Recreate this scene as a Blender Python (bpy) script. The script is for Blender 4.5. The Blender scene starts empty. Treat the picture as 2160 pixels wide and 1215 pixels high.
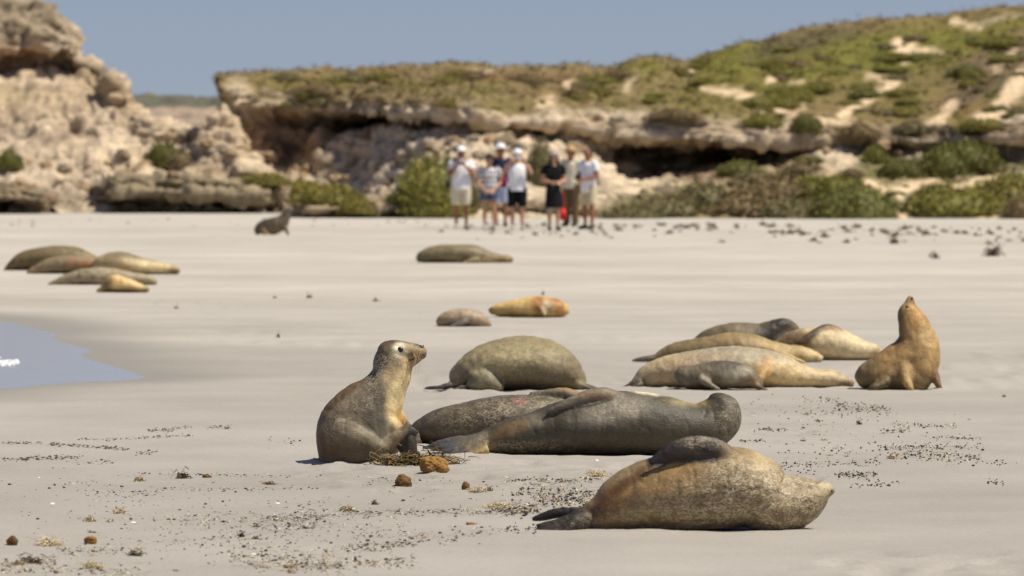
import bpy, bmesh, math, random
import numpy as np
from mathutils import Vector, Matrix
from mathutils.bvhtree import BVHTree

random.seed(7); RNG = np.random.default_rng(11)
sc = bpy.context.scene
COL = sc.collection

# ------------------------------------------------------------------ camera
W, H, FPX = 2160.0, 1215.0, 12000.0
CAMZ, HORIZ = 2.2, 269.0
PITCH = math.atan((H/2-HORIZ)/FPX)
cd = bpy.data.cameras.new('camera'); cam = bpy.data.objects.new('camera', cd); COL.objects.link(cam)
cam.location = (0, 0, CAMZ); cam.rotation_euler = (math.pi/2-PITCH, 0, 0)
cd.sensor_width = 36.0; cd.lens = FPX/W*36.0; cd.clip_start = 0.5; cd.clip_end = 9000
cd.dof.use_dof = True; cd.dof.focus_distance = 36.8; cd.dof.aperture_fstop = 4.5
sc.camera = cam

# ------------------------------------------------------------------ light
SUN_EL = math.radians(61); AZ = math.atan2(0.93, -0.26)      # from +Y towards +X
TO_SUN = Vector((math.sin(AZ)*math.cos(SUN_EL), math.cos(AZ)*math.cos(SUN_EL), math.sin(SUN_EL)))
world = bpy.data.worlds.new('World'); sc.world = world; world.use_nodes = True
wn = world.node_tree.nodes; wl = world.node_tree.links; wn.clear()
sky = wn.new('ShaderNodeTexSky'); sky.sky_type = 'NISHITA'; sky.sun_disc = False
sky.sun_elevation = SUN_EL; sky.sun_rotation = AZ
sky.altitude = 0; sky.air_density = 1.0; sky.dust_density = 1.0; sky.ozone_density = 0.6
tc = wn.new('ShaderNodeTexCoord'); mp = wn.new('ShaderNodeVectorMath'); mp.operation = 'ADD'
mp.inputs[1].default_value = (0, 0, 0.10)
nrm = wn.new('ShaderNodeVectorMath'); nrm.operation = 'NORMALIZE'
bg = wn.new('ShaderNodeBackground'); bg.inputs['Strength'].default_value = 0.070
wo = wn.new('ShaderNodeOutputWorld')
wl.new(tc.outputs['Generated'], mp.inputs[0]); wl.new(mp.outputs[0], nrm.inputs[0]); wl.new(nrm.outputs[0], sky.inputs[0])
tint = wn.new('ShaderNodeMix'); tint.data_type = 'RGBA'; tint.blend_type = 'MULTIPLY'; tint.inputs[0].default_value = 1; tint.inputs[7].default_value = (1.10, .99, 1.07, 1)
wl.new(sky.outputs[0], tint.inputs[6]); wl.new(tint.outputs[2], bg.inputs['Color']); wl.new(bg.outputs[0], wo.inputs['Surface'])
sl = bpy.data.lights.new('sun', 'SUN'); sl.energy = 4.5; sl.angle = math.radians(0.53); sl.color = (1.0, 0.94, 0.80)
sun = bpy.data.objects.new('sun', sl); COL.objects.link(sun); sun.location = (30, -20, 60)
sun.rotation_euler = TO_SUN.to_track_quat('Z', 'Y').to_euler()
sc.view_settings.view_transform = 'Standard'; sc.view_settings.look = 'None'
sc.view_settings.gamma = 1.0; sc.view_settings.exposure = 0.22

# ------------------------------------------------------------------ helpers
FWD = np.array([0, math.cos(PITCH), -math.sin(PITCH)]); UP = np.array([0, math.sin(PITCH), math.cos(PITCH)])
CAM = np.array([0, 0, CAMZ])
def ray(px, py):
    return FWD + np.array([1., 0, 0])*((px-W/2)/FPX) - UP*((py-H/2)/FPX)
def at(px, py, Y):                       # point seen at (px,py), Y metres ahead
    d = ray(px, py); return CAM + d*(Y/d[1])
def ground_at(px, py):                   # where that line of sight meets the beach
    d = ray(px, py); return CAM + d*(-CAMZ/d[2])
def project(P):
    P = np.asarray(P)-CAM
    dep = P@FWD
    return W/2 + P[..., 0]/dep*FPX, H/2 - (P@UP)/dep*FPX
def S(r, g, b, k=0.80):                  # colour seen in sunlight -> base colour
    f = lambda c: (c/255/12.92 if c <= 10 else ((c/255+.055)/1.055)**2.4)
    return np.array([f(r)*k, f(g)*k, f(b)*k])

def _hash(ix, iy, iz, seed):
    h = (ix*374761393 + iy*668265263 + iz*2147483647 + seed*974711) & 0xffffffff
    h = ((h ^ (h >> 13))*1274126177) & 0xffffffff
    h = ((h ^ (h >> 16))*2246822519) & 0xffffffff
    return ((h ^ (h >> 15)) & 0xffffff)/float(0xffffff)
def vnoise(P, seed=0):
    P = np.asarray(P, float); I = np.floor(P).astype(np.int64); F = P-I; F = F*F*(3-2*F)
    out = 0
    for dx in (0, 1):
        for dy in (0, 1):
            for dz in (0, 1):
                w = (F[..., 0] if dx else 1-F[..., 0])*(F[..., 1] if dy else 1-F[..., 1])*(F[..., 2] if dz else 1-F[..., 2])
                out = out + w*_hash(I[..., 0]+dx, I[..., 1]+dy, I[..., 2]+dz, seed)
    return out*2-1
def fbm(P, octv=4, seed=0, gain=.5):
    P = np.asarray(P, float); a = 1.0; s = 0; t = 0
    for o in range(octv):
        s = s + a*vnoise(P*(2.03**o)+17.3*o, seed+o*7); t += a; a *= gain
    return s/t
def cells(P, seed=0):
    """random value of the nearest scattered point, and distance margin to the next: broken rock"""
    P = np.asarray(P, float); I = np.floor(P).astype(np.int64); d1 = np.full(len(P), 9.); d2 = d1.copy(); val = np.zeros(len(P))
    for dx in (-1, 0, 1):
        for dy in (-1, 0, 1):
            for dz in (-1, 0, 1):
                J = I+np.array([dx, dy, dz]); Q = np.stack([_hash(J[:, 0], J[:, 1], J[:, 2], seed+k) for k in range(3)], -1)
                d = np.linalg.norm(J+Q-P, axis=1); v = _hash(J[:, 0], J[:, 1], J[:, 2], seed+9)
                c = d < d1; d2 = np.where(c, d1, np.minimum(d2, d)); val = np.where(c, v, val); d1 = np.where(c, d, d1)
    return val*2-1, d2-d1
def smooth(e0, e1, x):
    t = np.clip((x-e0)/(e1-e0), 0, 1); return t*t*(3-2*t)

def mesh_from(name, V, F, smooth_shade=True):
    me = bpy.data.meshes.new(name); V = np.asarray(V, float)
    if isinstance(F, np.ndarray):
        n, k = F.shape
        me.vertices.add(len(V)); me.vertices.foreach_set('co', V.ravel())
        me.loops.add(n*k); me.loops.foreach_set('vertex_index', F.astype(np.int32).ravel())
        me.polygons.add(n); me.polygons.foreach_set('loop_start', np.arange(0, n*k, k, dtype=np.int32))
        me.update(calc_edges=True)
    else:
        me.from_pydata([tuple(v) for v in V], [], [tuple(f) for f in F]); me.update()
    me.polygons.foreach_set('use_smooth', np.full(len(me.polygons), smooth_shade)); me.validate()
    return me
def verts_of(me):
    a = np.empty(len(me.vertices)*3); me.vertices.foreach_get('co', a); return a.reshape(-1, 3)
def set_color(me, C, name='Col'):
    C = np.asarray(C); a = me.color_attributes.new(name, 'FLOAT_COLOR', 'POINT')
    D = np.ones((len(C), 4)); D[:, :C.shape[1]] = C; a.data.foreach_set('color', D.ravel())
def add(name, me, mat=None, parent=None, loc=None):
    o = bpy.data.objects.new(name, me); COL.objects.link(o)
    if mat and me and len(me.materials) == 0: me.materials.append(mat)
    if parent: o.parent = parent
    if loc is not None: o.location = loc
    return o
def tag(o, label=None, cat=None, group=None, kind=None):
    if label: o['label'] = label
    if cat: o['category'] = cat
    if group: o['group'] = group
    if kind: o['kind'] = kind
    return o
def grid_faces(nu, nv):
    i = np.arange(nu-1)[:, None]*nv + np.arange(nv-1)[None, :]
    return np.stack([i, i+nv, i+nv+1, i+1], -1).reshape(-1, 4)

# ------------------------------------------------------------------ materials
def new_mat(name):
    m = bpy.data.materials.new(name); m.use_nodes = True
    nt = m.node_tree; b = nt.nodes['Principled BSDF']; return m, nt, nt.nodes, nt.links, b
def N(nt, typ, **kw):
    n = nt.nodes.new(typ)
    for k, v in kw.items():
        if k in n.inputs.keys(): n.inputs[k].default_value = v
        else: setattr(n, k, v)
    return n
def noise(nt, vec, scale, detail=4, rough=.55):
    n = N(nt, 'ShaderNodeTexNoise', Scale=scale, Detail=detail, Roughness=rough); nt.links.new(vec, n.inputs['Vector']); return n.outputs[0]
def ramp(nt, fac, stops):
    r = nt.nodes.new('ShaderNodeValToRGB'); nt.links.new(fac, r.inputs[0]); e = r.color_ramp.elements
    while len(e) < len(stops): e.new(.5)
    for i, (p, c) in enumerate(stops):
        e[i].position = p; e[i].color = (c, c, c, 1) if np.isscalar(c) else (*c, 1)
    return r.outputs[0]
def mix(nt, fac, a, b, typ='MIX'):
    m = nt.nodes.new('ShaderNodeMix'); m.data_type = 'RGBA'; m.blend_type = typ
    for i, v in ((0, fac), (6, a), (7, b)):
        if isinstance(v, bpy.types.NodeSocket): nt.links.new(v, m.inputs[i])
        else: m.inputs[i].default_value = v if np.isscalar(v) else (*v, 1)
    return m.outputs[2]
def bump(nt, b, hgt, strength, dist, normal=None):
    n = N(nt, 'ShaderNodeBump', Strength=strength, Distance=dist); nt.links.new(hgt, n.inputs['Height'])
    if normal: nt.links.new(normal, n.inputs['Normal'])
    if b: nt.links.new(n.outputs[0], b.inputs['Normal'])
    return n.outputs[0]
def mapped(nt, scale=(1, 1, 1), coord='Object'):
    t = nt.nodes.new('ShaderNodeTexCoord'); m = nt.nodes.new('ShaderNodeMapping'); m.inputs['Scale'].default_value = scale
    nt.links.new(t.outputs[coord], m.inputs[0]); return m.outputs[0]
def attr(nt, name):
    a = nt.nodes.new('ShaderNodeAttribute'); a.attribute_name = name; return a

def mat_fur():
    m, nt, n, l, b = new_mat('fur')
    a = attr(nt, 'Col'); v = mapped(nt)
    fine = noise(nt, v, 95, 5, .7); mid = noise(nt, v, 14, 5, .6)
    c = mix(nt, 1.0, a.outputs['Color'], ramp(nt, fine, [(.3, .76), (.7, 1.2)]), 'MULTIPLY')
    c = mix(nt, 1.0, c, ramp(nt, mid, [(.3, .76), (.7, 1.22)]), 'MULTIPLY')
    c = mix(nt, 1.0, c, ramp(nt, noise(nt, v, 38, 4, .7), [(.3, .84), (.7, 1.14)]), 'MULTIPLY')
    sa = attr(nt, 'Sandy')
    spk = noise(nt, mapped(nt, (60, 130, 130)), 1, 3, .6); cl = noise(nt, mapped(nt, (13, 22, 22)), 1, 6, .75)
    msk = N(nt, 'ShaderNodeMath', operation='MULTIPLY'); l.new(ramp(nt, spk, [(.44, 0), (.56, 1)]), msk.inputs[0]); l.new(ramp(nt, cl, [(.40, 0), (.56, 1)]), msk.inputs[1])
    ms2 = N(nt, 'ShaderNodeMath', operation='MULTIPLY'); l.new(msk.outputs[0], ms2.inputs[0]); l.new(sa.outputs['Fac'], ms2.inputs[1])
    inv = N(nt, 'ShaderNodeMath', operation='SUBTRACT'); inv.inputs[0].default_value = 1.0; l.new(msk.outputs[0], inv.inputs[1])
    dk = N(nt, 'ShaderNodeMath', operation='MULTIPLY'); l.new(inv.outputs[0], dk.inputs[0]); l.new(sa.outputs['Fac'], dk.inputs[1])
    dk2 = N(nt, 'ShaderNodeMath', operation='MULTIPLY'); l.new(dk.outputs[0], dk2.inputs[0]); dk2.inputs[1].default_value = .75
    c = mix(nt, dk2.outputs[0], c, mix(nt, 1.0, c, (.55, .52, .48), 'MULTIPLY'))
    c = mix(nt, ms2.outputs[0], c, tuple(S(214, 196, 164)))
    l.new(c, b.inputs['Base Color']); b.inputs['Roughness'].default_value = .52; b.inputs['Specular IOR Level'].default_value = .4
    fv = mapped(nt, (40, 160, 160)); st = noise(nt, fv, 1.0, 3, .6)
    n1 = bump(nt, None, st, .55, .006); bump(nt, b, mid, .5, .016, n1)
    return m
FUR = mat_fur()

def mat_simple(name, col, rough=.7, vary=.25, scale=20, bmp=.2, bdist=.01, spec=.3, rand=0.0):
    m, nt, n, l, b = new_mat(name); v = mapped(nt)
    f = noise(nt, v, scale, 5, .6)
    c = mix(nt, 1.0, tuple(col), ramp(nt, f, [(.3, 1-vary), (.7, 1+vary)]), 'MULTIPLY')
    if rand:
        oi = nt.nodes.new('ShaderNodeObjectInfo')
        c = mix(nt, 1.0, c, ramp(nt, oi.outputs['Random'], [(0, 1-rand), (1, 1+rand)]), 'MULTIPLY')
    l.new(c, b.inputs['Base Color']); b.inputs['Roughness'].default_value = rough; b.inputs['Specular IOR Level'].default_value = spec
    if bmp: bump(nt, b, f, bmp, bdist)
    return m
def mat_attr(name, rough=.85, scale=6.0, vary=.3, bmp=.5, bdist=.05, spec=.15, stretch=(1, 1, 1), translucent=0):
    m, nt, n, l, b = new_mat(name); a = attr(nt, 'Col'); v = mapped(nt, stretch)
    f = noise(nt, v, scale, 7, .65); g = noise(nt, v, scale*5, 5, .65)
    c = mix(nt, 1.0, a.outputs['Color'], ramp(nt, f, [(.3, 1-vary), (.7, 1+vary)]), 'MULTIPLY')
    c = mix(nt, 1.0, c, ramp(nt, g, [(.3, 1-vary*.8), (.7, 1+vary*.8)]), 'MULTIPLY')
    l.new(c, b.inputs['Base Color']); b.inputs['Roughness'].default_value = rough; b.inputs['Specular IOR Level'].default_value = spec
    if bmp:
        n1 = bump(nt, None, g, bmp, bdist*.3); bump(nt, b, f, bmp, bdist, n1)
    return m
ROCK = mat_attr('limestone', .9, 1.6, .30, .8, .12, stretch=(1, 1, 3.2))
LEAF = mat_attr('leaves', .65, 3, .15, 0, spec=.3)
WEED = mat_attr('seaweed', .6, 25, .25, 0, spec=.35)
PEBBLE = mat_attr('pellets', .55, 30, .2, 0, spec=.4)

def mat_sand():
    m, nt, n, l, b = new_mat('sand'); v = mapped(nt)
    a = attr(nt, 'Col')
    big = noise(nt, mapped(nt, (.10, .16, 1)), 1, 5, .55); mid = noise(nt, mapped(nt, (.55, .55, 1)), 1, 6, .6)
    c = mix(nt, 1.0, a.outputs['Color'], ramp(nt, big, [(.35, .93), (.65, 1.06)]), 'MULTIPLY')
    c = mix(nt, 1.0, c, ramp(nt, mid, [(.3, .90), (.7, 1.08)]), 'MULTIPLY')
    gr = noise(nt, v, 45, 6, .85)
    c = mix(nt, 1.0, c, ramp(nt, gr, [(.3, .80), (.7, 1.16)]), 'MULTIPLY')
    wa = attr(nt, 'Wet'); c = mix(nt, wa.outputs['Fac'], c, tuple(S(176, 168, 152, .6))); rr = N(nt, 'ShaderNodeMapRange'); rr.inputs[3].default_value = .9; rr.inputs[4].default_value = .38; l.new(wa.outputs['Fac'], rr.inputs[0]); l.new(rr.outputs[0], b.inputs['Roughness'])
    rs_ = N(nt, 'ShaderNodeMapRange'); rs_.inputs[3].default_value = .12; rs_.inputs[4].default_value = .5; l.new(wa.outputs['Fac'], rs_.inputs[0]); l.new(rs_.outputs[0], b.inputs['Specular IOR Level'])
    l.new(c, b.inputs['Base Color'])
    n1 = bump(nt, None, noise(nt, v, 55, 4, .7), .35, .004)
    bump(nt, b, noise(nt, mapped(nt, (6, 9, 1)), 1, 5, .65), .5, .02, n1)
    return m
SAND = mat_sand()
def mat_water():
    m, nt, n, l, b = new_mat('shallow_water')
    b.inputs['Base Color'].default_value = (*S(178, 182, 188, .66), 1); b.inputs['Roughness'].default_value = .2
    b.inputs['IOR'].default_value = 1.33; b.inputs['Specular IOR Level'].default_value = .5
    bump(nt, b, noise(nt, mapped(nt, (2.5, 5, 1)), 1, 3, .5), .25, .012)
    return m
WATER = mat_water()
BLACK = mat_simple('wet_black', (.006, .006, .006), .12, .1, 30, 0, spec=.6)
NOSE = mat_simple('nose_skin', (.018, .015, .014), .42, .2, 150, .3, .002, spec=.5)
HAIRW = mat_simple('whisker', S(190, 170, 130), .5, .1, 30, 0)

def catmull(P, n):
    P = np.asarray(P, float); Pp = np.vstack([2*P[0]-P[1], P, 2*P[-1]-P[-2]])
    seg = len(P)-1; out = []
    for t in np.linspace(0, seg, n):
        i = min(int(t), seg-1); f = t-i; a, b, c, d = Pp[i:i+4]
        out.append(.5*((2*b)+(-a+c)*f+(2*a-5*b+4*c-d)*f*f+(-a+3*b-3*c+d)*f**3))
    return np.array(out)
# ------------------------------------------------------------------ beach
def beach_h(x, y):
    P = np.stack([np.asarray(x)*.45, np.asarray(y)*.30, 0*np.asarray(x)], -1)
    h = .009*fbm(P, 3, 3)
    near = smooth(120, 60, np.asarray(y, float))
    Q = np.stack([np.asarray(x)*3.0, np.asarray(y)*2.2, 0*np.asarray(x)], -1)
    h = h + .0055*fbm(Q, 4, 9, .6)*near
    x = np.asarray(x, float); y = np.asarray(y, float); sh = x.shape; xf = x.ravel(); yf = y.ravel(); add_ = np.zeros(xf.shape)
    k = (yf > 26) & (yf < 62) & (np.abs(xf) < 9)
    if k.any():
        P2 = np.stack([xf[k]*2.6, yf[k]*2.0, np.full(k.sum(), .5)], -1); P2[:, :2] += .35*np.stack([vnoise(P2*1.7, 41), vnoise(P2*1.7+9, 42)], -1)
        I2 = np.floor(P2).astype(np.int64); d1 = np.full(len(P2), 9.)
        for dx in (-1, 0, 1):
            for dy in (-1, 0, 1):
                J = I2+np.array([dx, dy, 0]); d1 = np.minimum(d1, np.hypot(J[:, 0]+_hash(J[:, 0], J[:, 1], J[:, 2], 31)-P2[:, 0], J[:, 1]+_hash(J[:, 0], J[:, 1], J[:, 2], 32)-P2[:, 1]))
        trod = smooth(.05, .35, fbm(np.stack([xf[k]*.35, yf[k]*.22, np.zeros(k.sum())], -1)+7, 3, 51))
        a = trod*(-.024*smooth(.42, .12, d1)+.012*np.exp(-((d1-.48)/.10)**2))
        for cx, cy, rx, ry in BODIES:
            d = np.hypot((xf[k]-cx)/rx, (yf[k]-cy)/ry); a = a + .016*np.exp(-((d-1.0)/.14)**2)*(.6+.6*vnoise(np.stack([xf[k]*6, yf[k]*6, np.zeros(k.sum())], -1), 61))
        add_[k] = a
    h = h + add_.reshape(sh)
    return h
BODIES = []
for _x, _py, _w, _dy, _ry in [(1490, 1120, 250, .2, .34), (1290, 962, 275, .24, .36), (745, 977, 82, .17, .32), (1060, 944, 200, .3, .36), (1095, 826, 145, .35, .48), (1570, 820, 230, .22, .36), (1895, 823, 92, .2, .34)]:
    _g = ground_at(_x, _py); BODIES.append((_g[0], _g[1]+_dy, _w*_g[1]/FPX, _ry))
_up = [(-2600, 520), (-900, 600), (-300, 648), (0, 678), (60, 690), (118, 704), (108, 714), (150, 726), (194, 739), (172, 750), (225, 768), (275, 783), (312, 796)]
_lo = [(312, 797), (250, 803), (170, 806), (90, 812), (0, 822), (-300, 850), (-900, 930), (-2600, 1180)]
WPOLY = np.array([ground_at(*p) for p in np.concatenate([catmull(np.array(_up), 70), catmull(np.array(_lo), 40)])])[:, :2]
def shore_dist(X, Y):
    a = WPOLY; b = np.roll(a, -1, 0); P = np.stack([X, Y], -1); d = np.full(len(P), 1e9); ins = np.zeros(len(P), bool)
    for (ax, ay), (bx, by) in zip(a, b):
        t = np.clip(((X-ax)*(bx-ax)+(Y-ay)*(by-ay))/max((bx-ax)**2+(by-ay)**2, 1e-9), 0, 1)
        d = np.minimum(d, np.hypot(X-ax-t*(bx-ax), Y-ay-t*(by-ay)))
        c = ((ay > Y) != (by > Y)) & (X < (bx-ax)*(Y-ay)/((by-ay) or 1e-9)+ax); ins ^= c
    return np.where(ins, -d, d)
def build_beach():
    xs = np.concatenate([-np.geomspace(3500, 9, 40), np.arange(-8.6, 8.6, .05), np.geomspace(9, 3500, 40)])
    ys = np.concatenate([np.linspace(-300, 24, 14), np.arange(26, 45.8, .055), np.geomspace(46.1, 180, 190), np.geomspace(190, 4000, 24)])
    X, Y = np.meshgrid(xs, ys, indexing='ij')
    Z = beach_h(X, Y)*smooth(400, 180, np.abs(Y))*smooth(200, 20, np.abs(X))
    near = (X < 0) & (Y > 15) & (Y < 140) & (X > -60); sd = np.full(X.shape, 99.); sd[near] = shore_dist(X[near], Y[near])
    Z = Z*smooth(-.2, 3.0, sd) + .004*smooth(0, 1.2, sd)*(sd < 50) - .02*smooth(.15, -.8, sd) + .0012*fbm(np.stack([X*1.5, Y*.6, 0*X], -1), 3, 77)*(sd < 50)
    V = np.stack([X, Y, Z], -1).reshape(-1, 3)
    me = mesh_from('sand_beach', V, grid_faces(len(xs), len(ys)))
    px, py = project(np.where(V[:, 1:2] > 5, V, np.array([0, 5., 0])))
    dry = S(213, 205, 192, .69); damp = S(189, 182, 172, .69); wet = S(178, 171, 160, .68)
    n = fbm(V*np.array([.12, .25, 0])+3, 4, 5); n2 = fbm(V*np.array([.05, .5, 0])+9, 4, 15)
    d = smooth(42, 84, V[:, 1] + 14*n)
    C = damp*(1-d[:, None]) + dry*d[:, None]
    # damp zone around the swash tongue, which fades up the beach
    tip = ground_at(310, 795)
    dist = np.where(V[:, 0] < tip[0], np.abs(V[:, 1]-tip[1]-.35*(tip[0]-V[:, 0])), np.hypot(V[:, 0]-tip[0], V[:, 1]-tip[1]))
    w = np.exp(-(dist/6.5)**2)*(.8+.4*n) * .4
    streak = smooth(.10, .40, n2)*.28
    w = np.clip(w+streak*smooth(120, 70, V[:, 1]), 0, 1)
    C = C*(1-w[:, None]) + wet*w[:, None]
    set_color(me, C); wt = (smooth(1.5, .0, sd.ravel()+.9*n)*.85)[:, None]*np.ones((1, 3)); set_color(me, wt, 'Wet')
    return tag(add('sand_beach', me, SAND), kind='structure')
build_beach()

def build_water():
    pts = WPOLY
    me = bpy.data.meshes.new('water'); bm = bmesh.new()
    vs = [bm.verts.new((p[0], p[1], -.001)) for p in pts]; f = bm.faces.new(vs)
    bmesh.ops.triangulate(bm, faces=[f]); bm.to_mesh(me); bm.free()
    tag(add('water', me, WATER), kind='structure')
    # foam edge
    V = []; F = []
    r = random.Random(3); nb = 0
    me0 = bpy.data.meshes.new('t'); bm = bmesh.new(); bmesh.ops.create_icosphere(bm, subdivisions=1, radius=1); bm.to_mesh(me0); bm.free()
    bv = verts_of(me0); bf = np.array([list(p.vertices) for p in me0.polygons])
    for i in range(1100):
        t = r.random(); x = -140+t*178; y = 762+math.sin(t*9)*5 + r.gauss(0, 6.5)*(1.1-t*.7)
        g = ground_at(x, y); s = r.uniform(.006, .024)*(1.2-.6*t)
        V.append(bv*np.array([s*1.6, s*1.5, s*.45])+np.array([g[0], g[1], .004])); F.append(bf+nb); nb += len(bv)
    me = mesh_from('sea_foam', np.concatenate(V), np.concatenate(F))
    tag(add('sea_foam', me, mat_simple('foam', (.78, .79, .80), .6, .08, 20, 0)), kind='stuff')
build_water()

# ------------------------------------------------------------------ cliffs
def paint(C, px, py, ops, warp=None, amt=10):
    if warp is not None: px = px + warp[0]*amt; py = py + warp[1]*amt*.6
    for op in ops:
        kind = op[0]
        if kind == 'e':                  # ellipse: cx cy rx ry angle colour strength softness
            _, cx, cy, rx, ry, ang, col, st, so = op
            a = math.radians(ang); dx = px-cx; dy = py-cy
            u = (dx*math.cos(a)+dy*math.sin(a))/rx; w = (-dx*math.sin(a)+dy*math.cos(a))/ry
            d = np.sqrt(u*u+w*w); k = (1-smooth(1-so, 1+so, d))*st
        elif kind == 'l':                # poly-line: points width colour strength
            _, pts, wd, col, st = op
            k = np.zeros_like(px)
            for (x0, y0), (x1, y1) in zip(pts[:-1], pts[1:]):
                L = max((x1-x0)**2+(y1-y0)**2, 1e-6); t = np.clip(((px-x0)*(x1-x0)+(py-y0)*(y1-y0))/L, 0, 1)
                d = np.hypot(px-x0-t*(x1-x0), py-y0-t*(y1-y0)); k = np.maximum(k, 1-smooth(wd*.5, wd*1.2, d))
            k = k*st
        elif kind == 'y':                # everything between two rows
            _, y0, y1, col, st, so = op
            k = smooth(y0-so, y0+so, py)*(1-smooth(y1-so, y1+so, py))*st
        C[:] = C*(1-k[:, None]) + np.asarray(col)[None]*k[:, None]
    return C

def curtain(name, cols, nu, nv, amp=.25, strata=.12, ops=(), base_col=None, seed=0, sharp=0, freq=1.0, vweights=None, block=.0, vband=None):
    """a rock face swept through profiles; every profile is a list of (px, py, distance)"""
    P = np.array([[at(*p) for p in c] for c in cols])            # (ncol, npt, 3)
    nc, npt, _ = P.shape
    # spread samples over columns by their spacing
    d = np.r_[0, np.cumsum(np.maximum(np.linalg.norm(np.diff(P.mean(1), axis=0), axis=1), .05))]; d /= d[-1]
    u = np.linspace(0, 1, nu)
    wts = np.r_[0, np.cumsum(vweights if vweights is not None else np.ones(npt-1))]; wts = wts/wts[-1]
    v = np.linspace(0, 1, nv)
    A = np.empty((nu, npt, 3))
    for k in range(npt):
        for c in range(3): A[:, k, c] = np.interp(u, d, P[:, k, c])
    V = np.empty((nu, nv, 3))
    for c in range(3):
        for i in range(nu): V[i, :, c] = np.interp(v, wts, A[i, :, c])
    # soften the polyline corners a little
    for _ in range(2):
        V[1:-1] = .25*V[:-2]+.5*V[1:-1]+.25*V[2:]
    du = np.gradient(V, axis=0); dv = np.gradient(V, axis=1)
    Nn = np.cross(du, dv); Nn /= np.maximum(np.linalg.norm(Nn, axis=-1, keepdims=True), 1e-9)
    Q = V.reshape(-1, 3)
    n1 = fbm(Q*np.array([.55, .55, .9])*freq, 5, seed+1, .55).reshape(nu, nv)
    n2 = fbm(Q*np.array([.8, .8, 5.5])*freq, 4, seed+2, .6).reshape(nu, nv)
    n3 = 1-2*np.abs(fbm(Q*np.array([1.6, 1.6, 2.2])*freq, 4, seed+3, .55)).reshape(nu, nv)
    disp = amp*(n1+.35*n3) + strata*n2
    cv, ce = cells(Q*np.array([1.1, 1.1, 2.3])*freq + .35*np.stack([n1.ravel()]*3, -1), seed+4); cv2, ce2 = cells(Q*np.array([2.6, 2.6, 5.0])*freq, seed+14)
    blk = (cv*.7*smooth(0, .18, ce)+cv2*.45*smooth(0, .2, ce2)).reshape(nu, nv); bw = np.full((1, nv), block)
    if vband:
        v0 = np.interp(vband[0], np.arange(npt), wts); bw = bw*(1-.75*smooth(v0-.02, v0+.02, v))[None]
    disp = disp + blk*bw
    V = V - Nn*disp[..., None]*np.sign((Nn[..., 1:2]).mean() or 1)*1.0
    F = grid_faces(nu, nv)
    Vf = V.reshape(-1, 3); Vf[:, 2] = np.maximum(Vf[:, 2], -.4)
    me = mesh_from(name, Vf, F)
    px, py = project(Vf)
    wp = (fbm(Q*2.2, 4, seed+5), fbm(Q*2.2+40, 4, seed+6))
    C = np.tile(np.asarray(base_col), (len(Vf), 1))
    tone = (n2.ravel()*.22+n3.ravel()*.16+n1.ravel()*.15)[:, None]
    C = C*(1+tone + (.16*cv-.10*(1-smooth(0, .12, ce))+.1*cv2)[:, None]*(1 if block else 0))
    if vband:
        k = np.broadcast_to(smooth(v0-.012, v0+.012, v)[None], (nu, nv)).ravel(); k = np.clip(k+ .9*(wp[0]-.1)*k*(1-k)*4, 0, 1)[:, None]
        C = C*(1-k) + np.asarray(vband[1])*(1+.35*wp[1][:, None])*k
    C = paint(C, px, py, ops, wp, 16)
    set_color(me, np.clip(C, 0.005, 1))
    o = tag(add(name, me, ROCK), kind='structure')
    return o, V, C.reshape(nu, nv, 3)

CREAM = S(208, 189, 162); PALE = S(226, 204, 172); GREY = S(150, 134, 110); BROWN = S(112, 90, 68); DKROCK = S(104, 96, 82)
GREEN = S(120, 116, 52); DGREEN = S(98, 98, 46); OLIVE = S(128, 114, 68); DUN = S(138, 120, 82); SANDP = S(238, 210, 172)

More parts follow.
